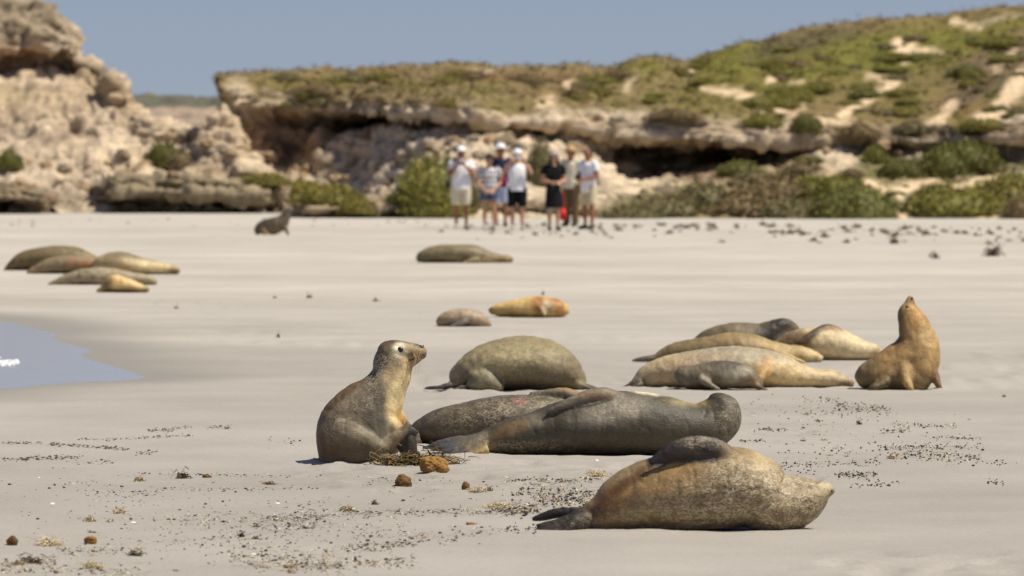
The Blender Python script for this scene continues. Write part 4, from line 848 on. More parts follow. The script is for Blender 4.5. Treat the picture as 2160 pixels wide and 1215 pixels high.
shrub(1400, 455, 190, 44, 'grey', 'wide grey-green shrub mat at the edge of the sand')
shrub(1570, 452, 200, 42, 'dun', 'wide dry brown shrub mat at the edge of the sand')
shrub(1590, 385, 90, 30, 'grey', 'grey shrub at the end of the long cave')
shrub(1690, 366, 96, 30, 'dun', 'brown shrub below the rim beyond the long cave')
shrub(1995, 365, 130, 60, 'dark', 'dark green shrub under the hillside rim')
shrub(1850, 345, 60, 44, 'green', 'small green shrub on the slope under the hillside rim')
shrub(1940, 452, 64, 54, 'grey', 'round grey shrub standing alone in bare sand')
shrub(2050, 455, 180, 50, 'green', 'wide green shrub mound beside the round grey shrub')
shrub(2140, 400, 90, 40, 'green', 'green shrub above the wide mound near the sand')
shrub(2150, 455, 80, 44, 'dun', 'dry brown shrub beside the wide green mound')
for a in [(1330, 462, 150, 34, 'grey', 'pale grey-green shrub mat beside the visitors'), (1480, 440, 170, 56, 'grey', 'broad grey-green shrub mound in front of the long cave'), (1630, 425, 190, 60, 'dun', 'broad brown shrub mound in front of the long cave'), (1690, 462, 190, 44, 'grey', 'low grey shrub mat between two green mounds'),
          (1760, 415, 160, 50, 'green', 'broad bright green shrub mound beneath the rim'), (1850, 462, 120, 50, 'dark', 'dark green shrub mound beside the bare sand gully'), (2010, 455, 190, 62, 'green', 'long olive-green mound right of the sand gully'), (2110, 440, 170, 66, 'yellow', 'long yellow-green mound at the end of the beach'), (2040, 350, 150, 56, 'dark', 'dark green thicket hanging below the hill rim'),
          (1900, 370, 110, 44, 'dark', 'dark green shrub on the sandy slope above the gully'), (1975, 415, 90, 34, 'yellow', 'yellow-green shrub beside the sand gully'), (1560, 372, 110, 36, 'dark', 'dark green shrub under the end of the long cave'), (940, 452, 90, 96, 'dark', 'dark green shrub leaning on the big rounded one'), (760, 445, 90, 30, 'yellow', 'yellow-green shrub below the rubble slope'), (1005, 440, 70, 50, 'grey', 'grey-green shrub behind the checked-shirt visitor'), (640, 400, 120, 24, 'yellow', 'yellow-green shrub spilling over the rock ledge end')]:
    shrub(*a)
for a in [(1605, 262, 90, 26, 'green', 'green shrub spilling over the rock rim above the cave end'), (1700, 272, 70, 40, 'dark', 'dark green shrub hanging over the rock rim'), (1810, 285, 90, 30, 'dun', 'brown shrub on the rock rim'), (1420, 245, 120, 20, 'dun', 'low brown shrub along the rim above the long cave'), (2070, 270, 110, 26, 'yellow', 'yellow-green shrub on the rim of the tall hill'), (1920, 275, 80, 22, 'grey', 'grey-green shrub on the rim of the tall hill')]:
    shrub(*a)
rs = random.Random(9)
SNAME = {'green': 'bright green', 'dark': 'dark green', 'dun': 'dry brown', 'grey': 'grey-green', 'yellow': 'yellow-green'}
for x0, x1, y0, y1, n, ks, where in [(600, 1300, 160, 225, 45, ['dun', 'dun', 'grey', 'green', 'yellow'], 'on the flat headland top'), (1300, 1700, 135, 235, 36, ['green', 'dun', 'grey', 'yellow', 'green'], 'on the saddle of the dune hill'), (1620, 2160, 80, 245, 62, ['dun', 'grey', 'green', 'green', 'dark'], 'on the tall dune hillside'), (1380, 2160, 330, 450, 40, ['dark', 'green', 'grey', 'dun'], 'on the sandy slope below the rim')]:
    for _ in range(n):
        w = rs.uniform(22, 84); kk = rs.choice(ks); shrub(rs.uniform(x0, x1), rs.uniform(y0, y1), w, w*rs.uniform(.18, .34), kk, 'low '+SNAME[kk]+' shrub '+where, 'shrubs '+where, .9)

def ground_cover():
    nu, nv, _ = HV.shape; r = np.random.default_rng(4)
    du = np.gradient(HV, axis=0); dv = np.gradient(HV, axis=1); n = np.cross(du, dv); n /= np.maximum(np.linalg.norm(n, axis=-1, keepdims=True), 1e-9)
    up = np.abs(n[..., 2]); lum = HC.mean(-1); ok = (lum < .27) & (up > .35) & (HV[..., 2] > .15)
    idx = np.argwhere(ok); wgt = np.linalg.norm(np.cross(du, dv), axis=-1)[ok]; pick = idx[r.choice(len(idx), 16000, p=wgt/wgt.sum())]
    P = HV[pick[:, 0], pick[:, 1]] + r.normal(0, .05, (16000, 3)); C = HC[pick[:, 0], pick[:, 1]]
    V = []; Cc = []; K = 5
    for k in range(K):
        a = r.uniform(0, 6.28, len(P)); t = r.uniform(.03, .16, len(P)); hh = r.uniform(.015, .06, len(P)); w = r.uniform(.015, .05, len(P))
        o = np.stack([np.cos(a)*t, np.sin(a)*t, np.zeros_like(a)], -1); s = np.stack([-np.sin(a)*w, np.cos(a)*w, np.zeros_like(a)], -1)
        tip = P+o*1.8+np.stack([0*a, 0*a, hh], -1)
        V.append(np.stack([P+o*.3-s, P+o*.3+s, tip], 1)); f = (1+r.normal(0, .25, len(P)))[:, None]
        Cc.append(np.repeat((C*f)[:, None], 3, 1))
    V = np.concatenate(V).reshape(-1, 3); Cc = np.concatenate(Cc).reshape(-1, 3)
    me = mesh_from('ground_cover', V, np.arange(len(V)).reshape(-1, 3), False); set_color(me, np.clip(Cc*1.1, .01, 1))
    tag(add('ground_cover', me, LEAF), kind='stuff')
ground_cover()

# ------------------------------------------------------------------ people
SKIN = mat_simple('skin', S(206, 158, 128), .55, .08, 30, 0)
SKIND = mat_simple('tanned_skin', S(164, 112, 82), .55, .08, 30, 0)
def cloth(name, c, rough=.85): return mat_simple(name, c, rough, .12, 9, .5, .03, .1)
WHITE = cloth('white_cotton', (.85, .85, .87)); OFFW = cloth('cream_cotton', S(232, 222, 196, .85)); BLKC = cloth('black_cotton', (.012, .012, .014)); NAVY = cloth('navy_cotton', (.02, .03, .07)); MAROON = cloth('maroon_cotton', (.22, .02, .07))
KHAKI = cloth('khaki', S(216, 200, 168, .85)); DENIM = cloth('denim', S(96, 108, 138)); TROUS = cloth('olive_trousers', S(118, 98, 74)); BLUEW = cloth('pale_blue_cotton', S(196, 206, 232, .85)); STRAW = cloth('straw', S(206, 176, 124)); DHAT = cloth('dark_hat', S(76, 62, 58))
HAIRM = mat_simple('hair', (.012, .009, .008), .5, .2, 60, .4, .01); HAIRB = mat_simple('brown_hair', S(92, 68, 50), .5, .2, 60, .4, .01)
REDM = mat_simple('red_fabric', (.62, .015, .012), .6, .1, 20, .2); TEAL = mat_simple('teal_fabric', (.02, .26, .22), .6, .1, 20, .2); BLUEM = mat_simple('blue_fabric', (.05, .10, .42), .6, .1, 20, .2); CAMM = mat_simple('camera_plastic', (.02, .02, .022), .4, .1, 20, .1)
SHOE = cloth('shoe_canvas', S(190, 184, 178)); SHOED = cloth('dark_shoe', (.05, .045, .04))
def plaid():
    m, nt, n, l, b = new_mat('plaid'); v = mapped(nt, (1, 1, 1))
    sx = N(nt, 'ShaderNodeSeparateXYZ'); l.new(v, sx.inputs[0])
    def band(sock, per, wd):
        a = N(nt, 'ShaderNodeMath', operation='MULTIPLY'); a.inputs[1].default_value = 1/per; l.new(sock, a.inputs[0])
        f = N(nt, 'ShaderNodeMath', operation='FRACT'); l.new(a.outputs[0], f.inputs[0]); c = N(nt, 'ShaderNodeMath', operation='LESS_THAN'); c.inputs[1].default_value = wd; l.new(f.outputs[0], c.inputs[0]); return c.outputs[0]
    c = mix(nt, band(sx.outputs[0], .075, .3), (.74, .74, .76), tuple(S(120, 110, 116)))
    c = mix(nt, band(sx.outputs[2], .11, .25), c, tuple(S(130, 118, 120)))
    l.new(c, b.inputs['Base Color']); b.inputs['Roughness'].default_value = .85; return m
PLAID = plaid()
def tube(pts, r): return loft([(*p, q, q) for p, q in zip(pts, r)], None, 12)
def hand(wr, el, side, curl=.6):
    wr = np.array(wr); d = wr-np.array(el); d /= np.linalg.norm(d)
    lat = np.cross(d, [0, -1., .2]); lat /= np.linalg.norm(lat); nrm_ = np.cross(lat, d)
    out = [loft([(*(wr-d*.02), .026, .024), (*(wr+d*.03), .034, .026), (*(wr+d*.075), .040, .022), (*(wr+d*.095), .036, .018)], 12, 12)]
    for k, (o, ln) in enumerate(((-.036, .062), (-.012, .074), (.012, .070), (.036, .055))):
        b = wr+d*.08+lat*o; m1 = b+d*ln*.5+lat*o*.18; tip = m1+d*ln*.42*(1-curl*.4)+nrm_*side*ln*.35*curl
        out.append(tube([b, m1, tip], [.0095, .009, .0075]))
    b = wr+d*.02-lat*.028*side; out.append(tube([b, b-lat*.026*side+d*.03, b-lat*.030*side+d*.062], [.012, .0105, .008]))
    return out
def person(label, px, py, h, rz, skin, girth, arms, top, bottom, hat, hair, shoe, tank=False, long_hair=False, eyes=True):
    g = ground_at(px, py); k = h/1.7; s = girth
    root = None
    torso = [(0, 0, .86, .15*s, .105*s), (0, 0, .95, .168*s, .12*s), (0, 0, 1.1, .15*s, .112*s), (0, 0, 1.25, .168*s, .115*s), (0, 0, 1.36, .175, .10), (0, 0, 1.43, .09, .07), (0, 0, 1.46, .055, .055)]
    head = [(0, .005, 1.40, .055, .058), (0, 0, 1.47, .053, .056), (0, -.012, 1.50, .056, .072), (0, -.014, 1.55, .070, .092), (0, -.008, 1.60, .077, .1), (0, 0, 1.65, .072, .094), (0, .004, 1.69, .045, .06), (0, .005, 1.705, .01, .012)]
    legs = []
    for sd in (-1, 1):
        x = sd*.095*min(s, 1.15)
        legs.append([(x, 0, .92, .085*s, .1), (x, 0, .75, .08*s, .088), (x, -.01, .50, .056, .06), (x, .012, .36, .055, .063), (x, .01, .18, .036, .042), (x, .01, .07, .034, .042)])
        legs.append([(x*1.02, .055, .035, .028, .03), (x*1.05, .02, .045, .038, .04), (x*1.12, -.06, .04, .042, .034), (x*1.2, -.14, .026, .04, .024), (x*1.22, -.17, .02, .02, .014)])
    body = [loft(torso, None, 16), loft(head, None, 16)] + [loft(l, None, 12) for l in legs]
    body.append(loft([(0, -.095, 1.60, .010, .01), (0, -.112, 1.575, .014, .014), (0, -.117, 1.562, .016, .012), (0, -.1, 1.552, .012, .01)], 9, 8))          # nose
    body.append(loft([(-.022, -.098, 1.527, .006, .008), (0, -.104, 1.527, .008, .008), (.022, -.098, 1.527, .006, .008)], 7, 8))                               # lips
    for sd in (-1, 1): body.append(loft([(sd*.076, .01, 1.545, .008, .014), (sd*.086, .012, 1.575, .009, .02), (sd*.082, .012, 1.60, .007, .014)], 7, 8))        # ears
    slv = []
    for sd, (el, wr) in zip((-1, 1), arms):
        sh = np.array((sd*.185*min(max(s, 1), 1.1), 0, 1.375)); el = np.array(el); wr = np.array(wr)
        body.append(tube([sh-np.array([sd*.04, 0, 0]), sh, (sh+el)/2, el, el*.6+wr*.4, wr], [.055, .058, .05, .042, .04, .027])); body += hand(wr, el, sd)
        slv.append(tube([sh-np.array([sd*.06, 0, -.01]), sh, sh*.45+el*.55], [.07, .074, .072]))
    me = fuse('person', body, .0078, 2); V = verts_of(me)*k; me.vertices.foreach_set('co', V.ravel()); me.update()
    root = add('person', me, skin, loc=(g[0], g[1], float(beach_h(g[0], g[1])))); root.rotation_euler = (0, 0, rz); tag(root, label, 'person', None)
    def wear(nm, lofts, mat, vox=.013, sm=4, par=root):
        m_ = fuse(nm, lofts, vox, sm); v = verts_of(m_)
        v = v+.006*np.stack([fbm(v*9, 2, 3), fbm(v*9+5, 2, 4), 0*v[:, 0]], -1)
        m_.vertices.foreach_set('co', (v*k).ravel()); m_.update(); return add(nm, m_, mat, par)
    if top[0] == 'shirt':
        lo = .83 if len(top) < 3 else top[2]
        wear('shirt', [loft([(0, 0, lo, .182*s, .14*s), (0, 0, .95, .184*s, .142*s), (0, 0, 1.1, .172*s, .135*s), (0, 0, 1.25, .184*s, .135*s), (0, 0, 1.37, .185, .115), (0, 0, 1.425, .09, .08)], None, 20)] + ([] if tank else slv), top[1])
    elif top[0] == 'dress':
        wear('dress', [loft([(0, 0, .50, .21*s, .17), (0, 0, .7, .2*s, .165), (0, 0, .9, .18*s, .14), (0, 0, 1.08, .155*s, .125), (0, 0, 1.25, .172*s, .13), (0, 0, 1.37, .18, .11), (0, 0, 1.425, .085, .08)], None, 20)]+slv, top[1])
    if bottom:
        nm, mat, end = bottom; L = [loft([(0, 0, .80, .16*s, .13*s), (0, 0, .9, .176*s, .135*s), (0, 0, 1.02, .165*s, .128*s)], None, 18)]
        for sd in (-1, 1):
            x = sd*.1*min(s, 1.15); st = [(x, 0, .92, .095*s, .115), (x, 0, .75, .10*s, .108)]
            if end < .6: st.append((x, 0, max(end, .5), .098, .1))
            else: st.append((x, 0, end, .1*s, .105))
            if end < .3: st += [(x, .01, .3, .08, .085), (x, .01, end, .075, .08)]
            L.append(loft(st, None, 14))
        wear(nm, L, mat)
    for sd in (-1, 1):
        x = sd*.095*min(s, 1.15)
        wear('shoe', [loft([(x*1.02, .06, .04, .034, .036), (x*1.05, .02, .052, .046, .05), (x*1.12, -.06, .046, .05, .042), (x*1.2, -.15, .03, .046, .03), (x*1.22, -.18, .024, .024, .018)], 14, 12)], shoe, .012, 2)
    if hair:
        if long_hair:
            hl = [loft([(0, .0, 1.70, .05, .07), (0, .02, 1.65, .086, .1), (0, .035, 1.58, .09, .085), (0, .05, 1.5, .1, .07), (0, .06, 1.38, .115, .06), (0, .06, 1.24, .11, .05), (0, .05, 1.18, .06, .03)], None, 16)]
            for sd in (-1, 1): hl.append(loft([(sd*.06, -.02, 1.66, .03, .05), (sd*.088, -.03, 1.56, .025, .045), (sd*.1, -.06, 1.44, .03, .04), (sd*.11, -.09, 1.30, .03, .035), (sd*.1, -.1, 1.2, .015, .02)], None, 10))
        else: hl = [loft([(0, .01, 1.712, .04, .05), (0, .015, 1.69, .066, .085), (0, .025, 1.64, .083, .09), (0, .045, 1.58, .08, .068), (0, .06, 1.51, .055, .04)], None, 16)]
        wear('hair', hl, hair, .011, 2)
    if hat:
        kind, mat = hat
        crown = [loft([(0, 0, 1.655, .098, .118), (0, 0, 1.69, .096, .115), (0, 0, 1.735, .078, .09), (0, 0, 1.755, .03, .035)], None, 18)]
        ht = wear('hat', crown, mat, .011, 2)
        if kind == 'cap': wear('brim', [loft([(-.075, -.10, 1.655, .007, .03), (-.04, -.14, 1.66, .008, .055), (0, -.15, 1.664, .008, .065), (.04, -.14, 1.66, .008, .055), (.075, -.1, 1.655, .007, .03)], 14, 12)], mat, .007, 1, ht)
        else: wear('brim', [loft([(-.19, 0, 1.648, .004, .02), (-.16, 0, 1.65, .009, .10), (-.08, 0, 1.657, .009, .175), (0, 0, 1.66, .009, .195), (.08, 0, 1.657, .009, .175), (.16, 0, 1.65, .009, .10), (.19, 0, 1.648, .004, .02)], 26, 14)], mat, .008, 1, ht)
    for sd in (-1, 1):
        bm = bmesh.new(); bmesh.ops.create_uvsphere(bm, u_segments=8, v_segments=6, radius=.011*k); m_ = bpy.data.meshes.new('eye'); bm.to_mesh(m_); bm.free()
        add('eye', m_, BLACK, root, (sd*.03*k, -.098*k, 1.602*k))
    return root
PHOTO = (((-.25, -.11, 1.14), (-.075, -.24, 1.36)), ((.25, -.11, 1.14), (.075, -.24, 1.36)))
WIDE = (((-.31, -.12, 1.22), (-.17, -.22, 1.44)), ((.31, -.12, 1.22), (.17, -.22, 1.44)))
CLASP = (((-.29, -.03, 1.10), (-.10, -.235, .90)), ((.29, -.03, 1.10), (.10, -.235, .90)))
DOWN = (((-.255, .02, 1.09), (-.27, -.04, .85)), ((.255, .02, 1.09), (.27, -.04, .85)))
HOLD = (((-.25, 0, 1.11), (-.09, -.24, 1.06)), ((.25, 0, 1.11), (.09, -.24, 1.06)))
P1 = person('visitor in white shirt, white cap and cream shorts lifting a camera', 973, 482, 1.74, 0, SKIND, 1.12, PHOTO, ('shirt', WHITE), ('shorts', OFFW, .50), ('cap', WHITE), HAIRB, SHOE)
P2 = person('visitor in checked shirt and denim shorts with hands clasped', 1032, 482, 1.58, 0, SKIN, 1.16, CLASP, ('shirt', PLAID), ('shorts', DENIM, .66), ('brim', DHAT), HAIRM, SHOE)
P3 = person('visitor in navy shirt and white hat standing partly hidden behind two others', 1056, 478.5, 1.80, 0, SKIND, 1.0, DOWN, ('shirt', NAVY), ('shorts', BLUEW, .50), ('brim', WHITE), HAIRM, SHOED)
P4 = person('visitor in white sleeveless top and black shorts with both hands raised', 1091, 485, 1.69, .0, SKIN, 1.1, WIDE, ('shirt', WHITE, .84), ('shorts', BLKC, .50), ('cap', WHITE), HAIRB, SHOE, tank=True)
P5 = person('visitor with long dark hair in a black dress', 1168, 487, 1.66, .15, SKIN, .95, HOLD, ('dress', BLKC), None, ('cap', cloth('pale_cap', S(190, 180, 176))), HAIRM, SHOED, long_hair=True)
P6 = person('visitor in straw hat, cream shirt and long olive trousers', 1204, 478, 1.74, -.5, SKIND, 1.05, DOWN, ('shirt', OFFW), ('trousers', TROUS, .07), ('brim', STRAW), HAIRB, SHOED)
P7 = person('visitor in white shirt and khaki shorts looking down at a black camera', 1241, 484, 1.74, -.75, SKIND, 1.0, HOLD, ('shirt', WHITE, .78), ('shorts', KHAKI, .52), None, HAIRM, SHOED)

def box_bm(bm, c, s, bev=.0):
    r = bmesh.ops.create_cube(bm, size=1); 
    for v in r['verts']: v.co = Vector((v.co.x*s[0]+c[0], v.co.y*s[1]+c[1], v.co.z*s[2]+c[2]))
def camera_thing(label, P, rel, mat):
    w = P.matrix_basis @ Vector(rel)
    bm = bmesh.new(); box_bm(bm, (0, 0, 0), (.12, .05, .075)); box_bm(bm, (0, .005, .045), (.05, .04, .025)); bmesh.ops.bevel(bm, geom=bm.edges[:], offset=.006, segments=2, affect='EDGES')
    me = bpy.data.meshes.new('camera_body'); bm.to_mesh(me); bm.free(); o = tag(add('hand_camera', me, mat, loc=w), label, 'camera'); o.rotation_euler = P.rotation_euler
    V, F, _, _ = loft([(0, -.02, 0, .032, .032), (0, -.05, 0, .032, .032), (0, -.09, 0, .036, .036)], 8, 14); add('lens', mesh_from('lens', V, F), mat, o)
camera_thing('small silver camera held up by the visitor in cream shorts', P1, (0, -.30, 1.47), mat_simple('silver', (.45, .46, .52), .35, .1, 20, 0))
camera_thing('pale camera held between raised hands of the visitor in black shorts', P4, (0, -.28, 1.55), mat_simple('pale_metal', (.5, .52, .58), .4, .1, 20, 0))
camera_thing('black camera held at the waist by the visitor in khaki shorts', P7, (0, -.33, 1.13), CAMM)
def bag(label, pos, w, d, h, mat, strap):
    bm = bmesh.new(); bmesh.ops.create_cube(bm, size=1)
    for v in bm.verts: t = 1 if v.co.z < 0 else .82; v.co = Vector((v.co.x*w*t, v.co.y*d*t, v.co.z*h))
    bmesh.ops.bevel(bm, geom=bm.edges[:], offset=min(w, d)*.25, segments=3, affect='EDGES')
    me = bpy.data.meshes.new('bag'); bm.to_mesh(me); bm.free()
    for p in me.polygons: p.use_smooth = True
    o = tag(add('bag', me, mat, loc=pos), label, 'bag')
    V, F, _, _ = loft([(-w*.3, 0, h*.45, .008, .008), (-w*.2, 0, h*.5+strap*.6, .008, .008), (0, 0, h*.5+strap, .008, .008), (w*.2, 0, h*.5+strap*.6, .008, .008), (w*.3, 0, h*.45, .008, .008)], 16, 8)
    add('strap', mesh_from('strap', V, F), mat, o); return o
def near(px, py, dyy=-.25, ref=483):
    Y = ground_at(px, ref)[1]+dyy; return tuple(at(px, py, Y))
bag('black shoulder bag hanging at the hip of the visitor in cream shorts', near(945, 386, 0), .12, .1, .2, CAMM, .35)
bag('bright red bag hanging between the black dress and olive trousers', near(1187, 452, -.1), .15, .1, .26, REDM, .34)
bag('small teal bag hanging beside the black dress', near(1159, 445, -.15), .17, .1, .2, TEAL, .45)
bag('small blue pouch held in front of the black dress', near(1163, 383, -.42), .10, .05, .17, BLUEM, .10)
bag('maroon bag hanging between the checked shirt and white top', near(1064, 384, -.05), .13, .1, .24, MAROON, .28)

# ------------------------------------------------------------------ wrack on the beach
def on_sand(px, py):
    g = ground_at(px, py); return np.array([g[0], g[1], float(beach_h(g[0], g[1]))])
def on_sand_many(x, y):
    x = np.asarray(x, float); y = np.asarray(y, float)
    d = FWD[None]+np.array([1., 0, 0])[None]*((x-W/2)/FPX)[:, None]-UP[None]*((y-H/2)/FPX)[:, None]
    P = CAM+d*(-CAMZ/d[:, 2:3]); P[:, 2] = beach_h(P[:, 0], P[:, 1]); return P
def weed_mesh(seed, cols, n=90, spread=(1, .7, .42), ribbon=.045, ln=.55, flat=.5):
    r = np.random.default_rng(seed); V = []; F = []; C = []; o = 0
    for i in range(n):
        p = r.normal(0, .33, 3)*np.array(spread); p[2] = abs(p[2])*.9
        a = r.uniform(0, 6.28); d = np.array([math.cos(a), math.sin(a), r.uniform(-.1, .7)*(1-flat*.5)]); L = ln*r.uniform(.4, 1.2)
        c = np.array(cols[r.integers(len(cols))])*r.uniform(.6, 1.4); w = ribbon*r.uniform(.5, 1.4)
        side = np.cross(d, [0, 0, 1.]); side /= np.linalg.norm(side)+1e-9; tw = r.uniform(-1, 1, 3)*.6
        for k in range(5):
            t = k/4; q = p+d*L*t+tw*L*t*t*.6; q[2] = max(q[2]-.35*L*t*t, .01)
            ww = w*(1-.7*t); up = np.array([0, 0, ww*.7])
            V += [q-side*ww, q+side*ww, q+up]; C += [c, c, c*1.15]
            if k: 
                b = o+k*3-3
                for e in range(3): F.append((b+e, b+(e+1) % 3, b+3+(e+1) % 3, b+3+e))
        o += 15
    me = mesh_from('seaweed', np.array(V), np.array(F)); set_color(me, np.clip(np.array(C), .004, 1)); return me
cD = [S(74, 60, 40), S(92, 72, 44), S(62, 54, 36), S(104, 78, 48)]; cB = [S(110, 84, 48), S(134, 98, 54), S(90, 70, 42)]; cS = [S(222, 202, 162), S(196, 172, 128), S(236, 220, 186), S(150, 124, 84)]; cG = [S(96, 84, 44), S(124, 104, 56), S(70, 60, 36), S(140, 106, 58)]
WD = [weed_mesh(100+i, cD) for i in range(4)]; WB = [weed_mesh(120+i, cB) for i in range(3)]; WS = [weed_mesh(140+i, cS, 300, (1.1, .8, .40), .026, .5, .6) for i in range(4)]
BOLD = {'d': [weed_mesh(160+i, cD, 55, (1, .7, .45), .085, .5) for i in range(3)], 'b': [weed_mesh(170+i, cB, 55, (1, .7, .45), .085, .5) for i in range(3)], 's': [weed_mesh(180+i, cS, 90, (1.1, .8, .4), .060, .55, .6) for i in range(3)]}
rw = random.Random(21)
def weed(px, py, w, h, kind, label, group=None):
    p = on_sand(px, py); m = p[1]/FPX
    o = add('seaweed_clump', rw.choice((BOLD if w < 48 else {'d': WD, 'b': WB, 's': WS})[kind]), WEED, loc=p-np.array([0, 0, .004])); s = w*m*.5*.85
    s *= 1.25 if kind == 's' else 1.0; o.scale = (s, s, max(h*m*2.4, .02)); o.rotation_euler = (0, 0, rw.uniform(0, 6.28))
    return tag(o, label, 'seaweed', group)
# large pile beside the sitting sea lion
p = on_sand(880, 985); me = weed_mesh(300, cG, 1100, (1.25, .55, .40), .020, .32, .2); o = add('seaweed_pile', me, WEED, loc=p+np.array([0, .05, -.01])); o.scale = (.30, .24, .36)
tag(o, 'bushy olive-brown seaweed pile in front of the sitting sea lion', 'seaweed')
p = on_sand(925, 983); o = add('seaweed_pile', weed_mesh(301, cG, 350, (1, .6, .5), .02, .30, .3), WEED, loc=p+np.array([0, .12, -.01])); o.scale = (.16, .13, .30)
tag(o, 'green-brown tuft of seaweed behind the porous tan sponge', 'seaweed')
# sponges
def sponge_mesh(seed, col, pores=True):
    V, F = ico(5); V = V.copy(); v, e = cells(V*2.0+seed, seed)
    r_ = 1+.26*fbm(V*1.5+seed, 3, seed)+.09*fbm(V*7+seed, 3, seed+1)+.10*v*smooth(0, .2, e)
    if pores:
        _, pe = cells(V*4.5+seed*2, seed+3); hole = smooth(.32, .5, pe)*smooth(-.15, .3, fbm(V*2.2+seed, 2, seed+8)); r_ = r_-.22*hole
    else: hole = smooth(.1, .5, fbm(V*9, 3, seed+2)); r_ = r_-.12*hole
    V = V*r_[:, None]; V[:, 2] = np.maximum(V[:, 2], -.6)
    me = mesh_from('sponge', V, F); c = np.asarray(col)[None]*(1+.35*fbm(V*5, 4, seed+6))[:, None]*(1-.3*hole)[:, None]
    set_color(me, np.clip(c, .01, 1)); return me
SPM = mat_attr('sponge', .9, 40, .2, .5, .01)
SP1 = sponge_mesh(1, S(168, 126, 72)); SP2 = sponge_mesh(4, S(128, 98, 62), False)
def sponge(px, py, w, h, me, label, rz=0):
    p = on_sand(px, py); m = p[1]/FPX; o = add('sponge', me, SPM, loc=p+np.array([0, 0, h*m*.32])); o.scale = (w*m*.48, w*m*.36, h*m*.56); o.rotation_euler = (.05, .12, rz); tag(o, label, 'sponge')
sponge(914, 1000, 66, 37, SP1, 'porous orange-tan sponge in front of the seaweed pile', .3)
sponge(850, 1030, 46, 30, SP2, 'round brown fibrous sponge ball on bare sand near the porous one', 1.0)
sponge(26, 1152, 33, 23, SP2, 'brown sponge ball beside a heap of pale dry weed', 2.0)
sponge(191, 1148, 31, 20, SP1, 'small yellow-brown sponge lying among black pellets', 2.4)
sponge(437, 1010, 22, 9, SP2, 'small flat brown sponge beside a dark seaweed tuft', .4)
sponge(995, 1109, 26, 7, SP1, 'thin flat tan piece of sponge near black pellets', .2)
sponge(982, 1038, 22, 20, SP2, 'small dark brown sponge lump beside tangled weed', .9)
# single clumps of weed
for a in [(385, 1012, 52, 26, 'd', 'dark seaweed tuft with long trailing strands beside the small flat sponge'), (295, 1016, 32, 18, 's', 'pale dry weed tuft beside the dark trailing seaweed'), (570, 1023, 60, 12, 'b', 'flat brown-green weed mat on the wrack line'),
          (253, 1084, 46, 18, 's', 'pale dry weed tuft with a peaked top'), (191, 1100, 40, 20, 's', 'sparse pale dry weed fan on the sand'), (104, 1152, 84, 26, 's', 'big heap of pale dry weed beside the brown sponge ball'), (288, 1174, 66, 20, 'd', 'dark tangled weed bar among pale scraps'),
          (194, 1200, 62, 22, 's', 'straw-coloured weed heap with dark stalks'), (66, 1190, 96, 24, 'd', 'dark looping seaweed strands near the straw heap'), (509, 1134, 26, 20, 'd', 'small dark seaweed tuft with upright tips'), (515, 1156, 22, 14, 'd', 'little dark weed knot below the upright tuft'),
          (733, 1080, 46, 20, 's', 'pale dry weed sprig beside a line of pellets'), (790, 1066, 26, 14, 'd', 'dark green weed knot on open sand'), (1054, 1072, 84, 18, 's', 'wide heap of pale dry weed near the dark tail flipper'), (1012, 1040, 60, 14, 's', 'white-flecked dry weed between dark sponge lumps'), (1034, 1040, 30, 18, 'd', 'dark weed lump beside white-flecked dry weed'),
          (1262, 1008, 60, 18, 's', 'pale dry weed tuft beside the back of the sandy tan sea lion'), (1480, 912, 3, 2, 's', ''), (478, 906, 18, 10, 'b', 'rusty brown weed scrap at the end of a thin wrack line'), (1884, 968, 40, 16, 's', 'pale twiggy weed heap in the dark wrack band'), (1812, 895, 18, 14, 'b', 'upright rusty weed scrap on sandy flat'),
          (2094, 540, 62, 34, 'd', 'largest dark seaweed heap on the far pale sand'), (1972, 545, 34, 16, 'd', 'dark seaweed lump beside the largest far heap'), (1886, 514, 34, 18, 'd', 'compact dark seaweed lump near the far dune'), (587, 712, 15, 14, 'b', 'small brown weed scrap standing on empty wet sand'),
          (652, 629, 22, 12, 'b', 'rusty brown weed lump on the open beach'), (793, 636, 20, 11, 'b', 'small tan weed lump on the open beach'), (580, 630, 15, 8, 'b', 'tiny tan weed scrap on the open beach'), (372, 652, 16, 8, 'b', 'tiny brown weed scrap beyond the huddle'), (1146, 622, 14, 10, 'b', 'tiny brown weed scrap behind the rusty-rumped sea lion'), (2118, 838, 14, 8, 'b', 'lone brown weed scrap near the golden sea lion')]:
    if a[5]: weed(*a)
for i in range(46):
    x = rw.uniform(0, 900); y = rw.choice([rw.uniform(1155, 1213), rw.uniform(1155, 1213), rw.uniform(1090, 1155), rw.uniform(1030, 1060)]); w = rw.uniform(14, 44)*(1 if y > 1090 else .6)
    kk = rw.choice('sssdb'); weed(x, y, w, w*rw.uniform(.16, .34), kk, {'s': 'scrap of pale dry weed', 'd': 'scrap of dark seaweed', 'b': 'scrap of brown seaweed'}[kk]+' in the nearest wrack band', 'weed scraps in the nearest wrack band')
for i in range(16):
    x = rw.uniform(1600, 2060); y = rw.uniform(850, 990); w = rw.uniform(10, 24); kk = rw.choice('sbb')
    weed(x, y, w, w*rw.uniform(.2, .4), kk, {'s': 'scrap of pale dry weed', 'b': 'scrap of brown seaweed'}[kk]+' in the wrack beyond the sandy tan sea lion', 'weed scraps in the wrack beyond the front sea lion')
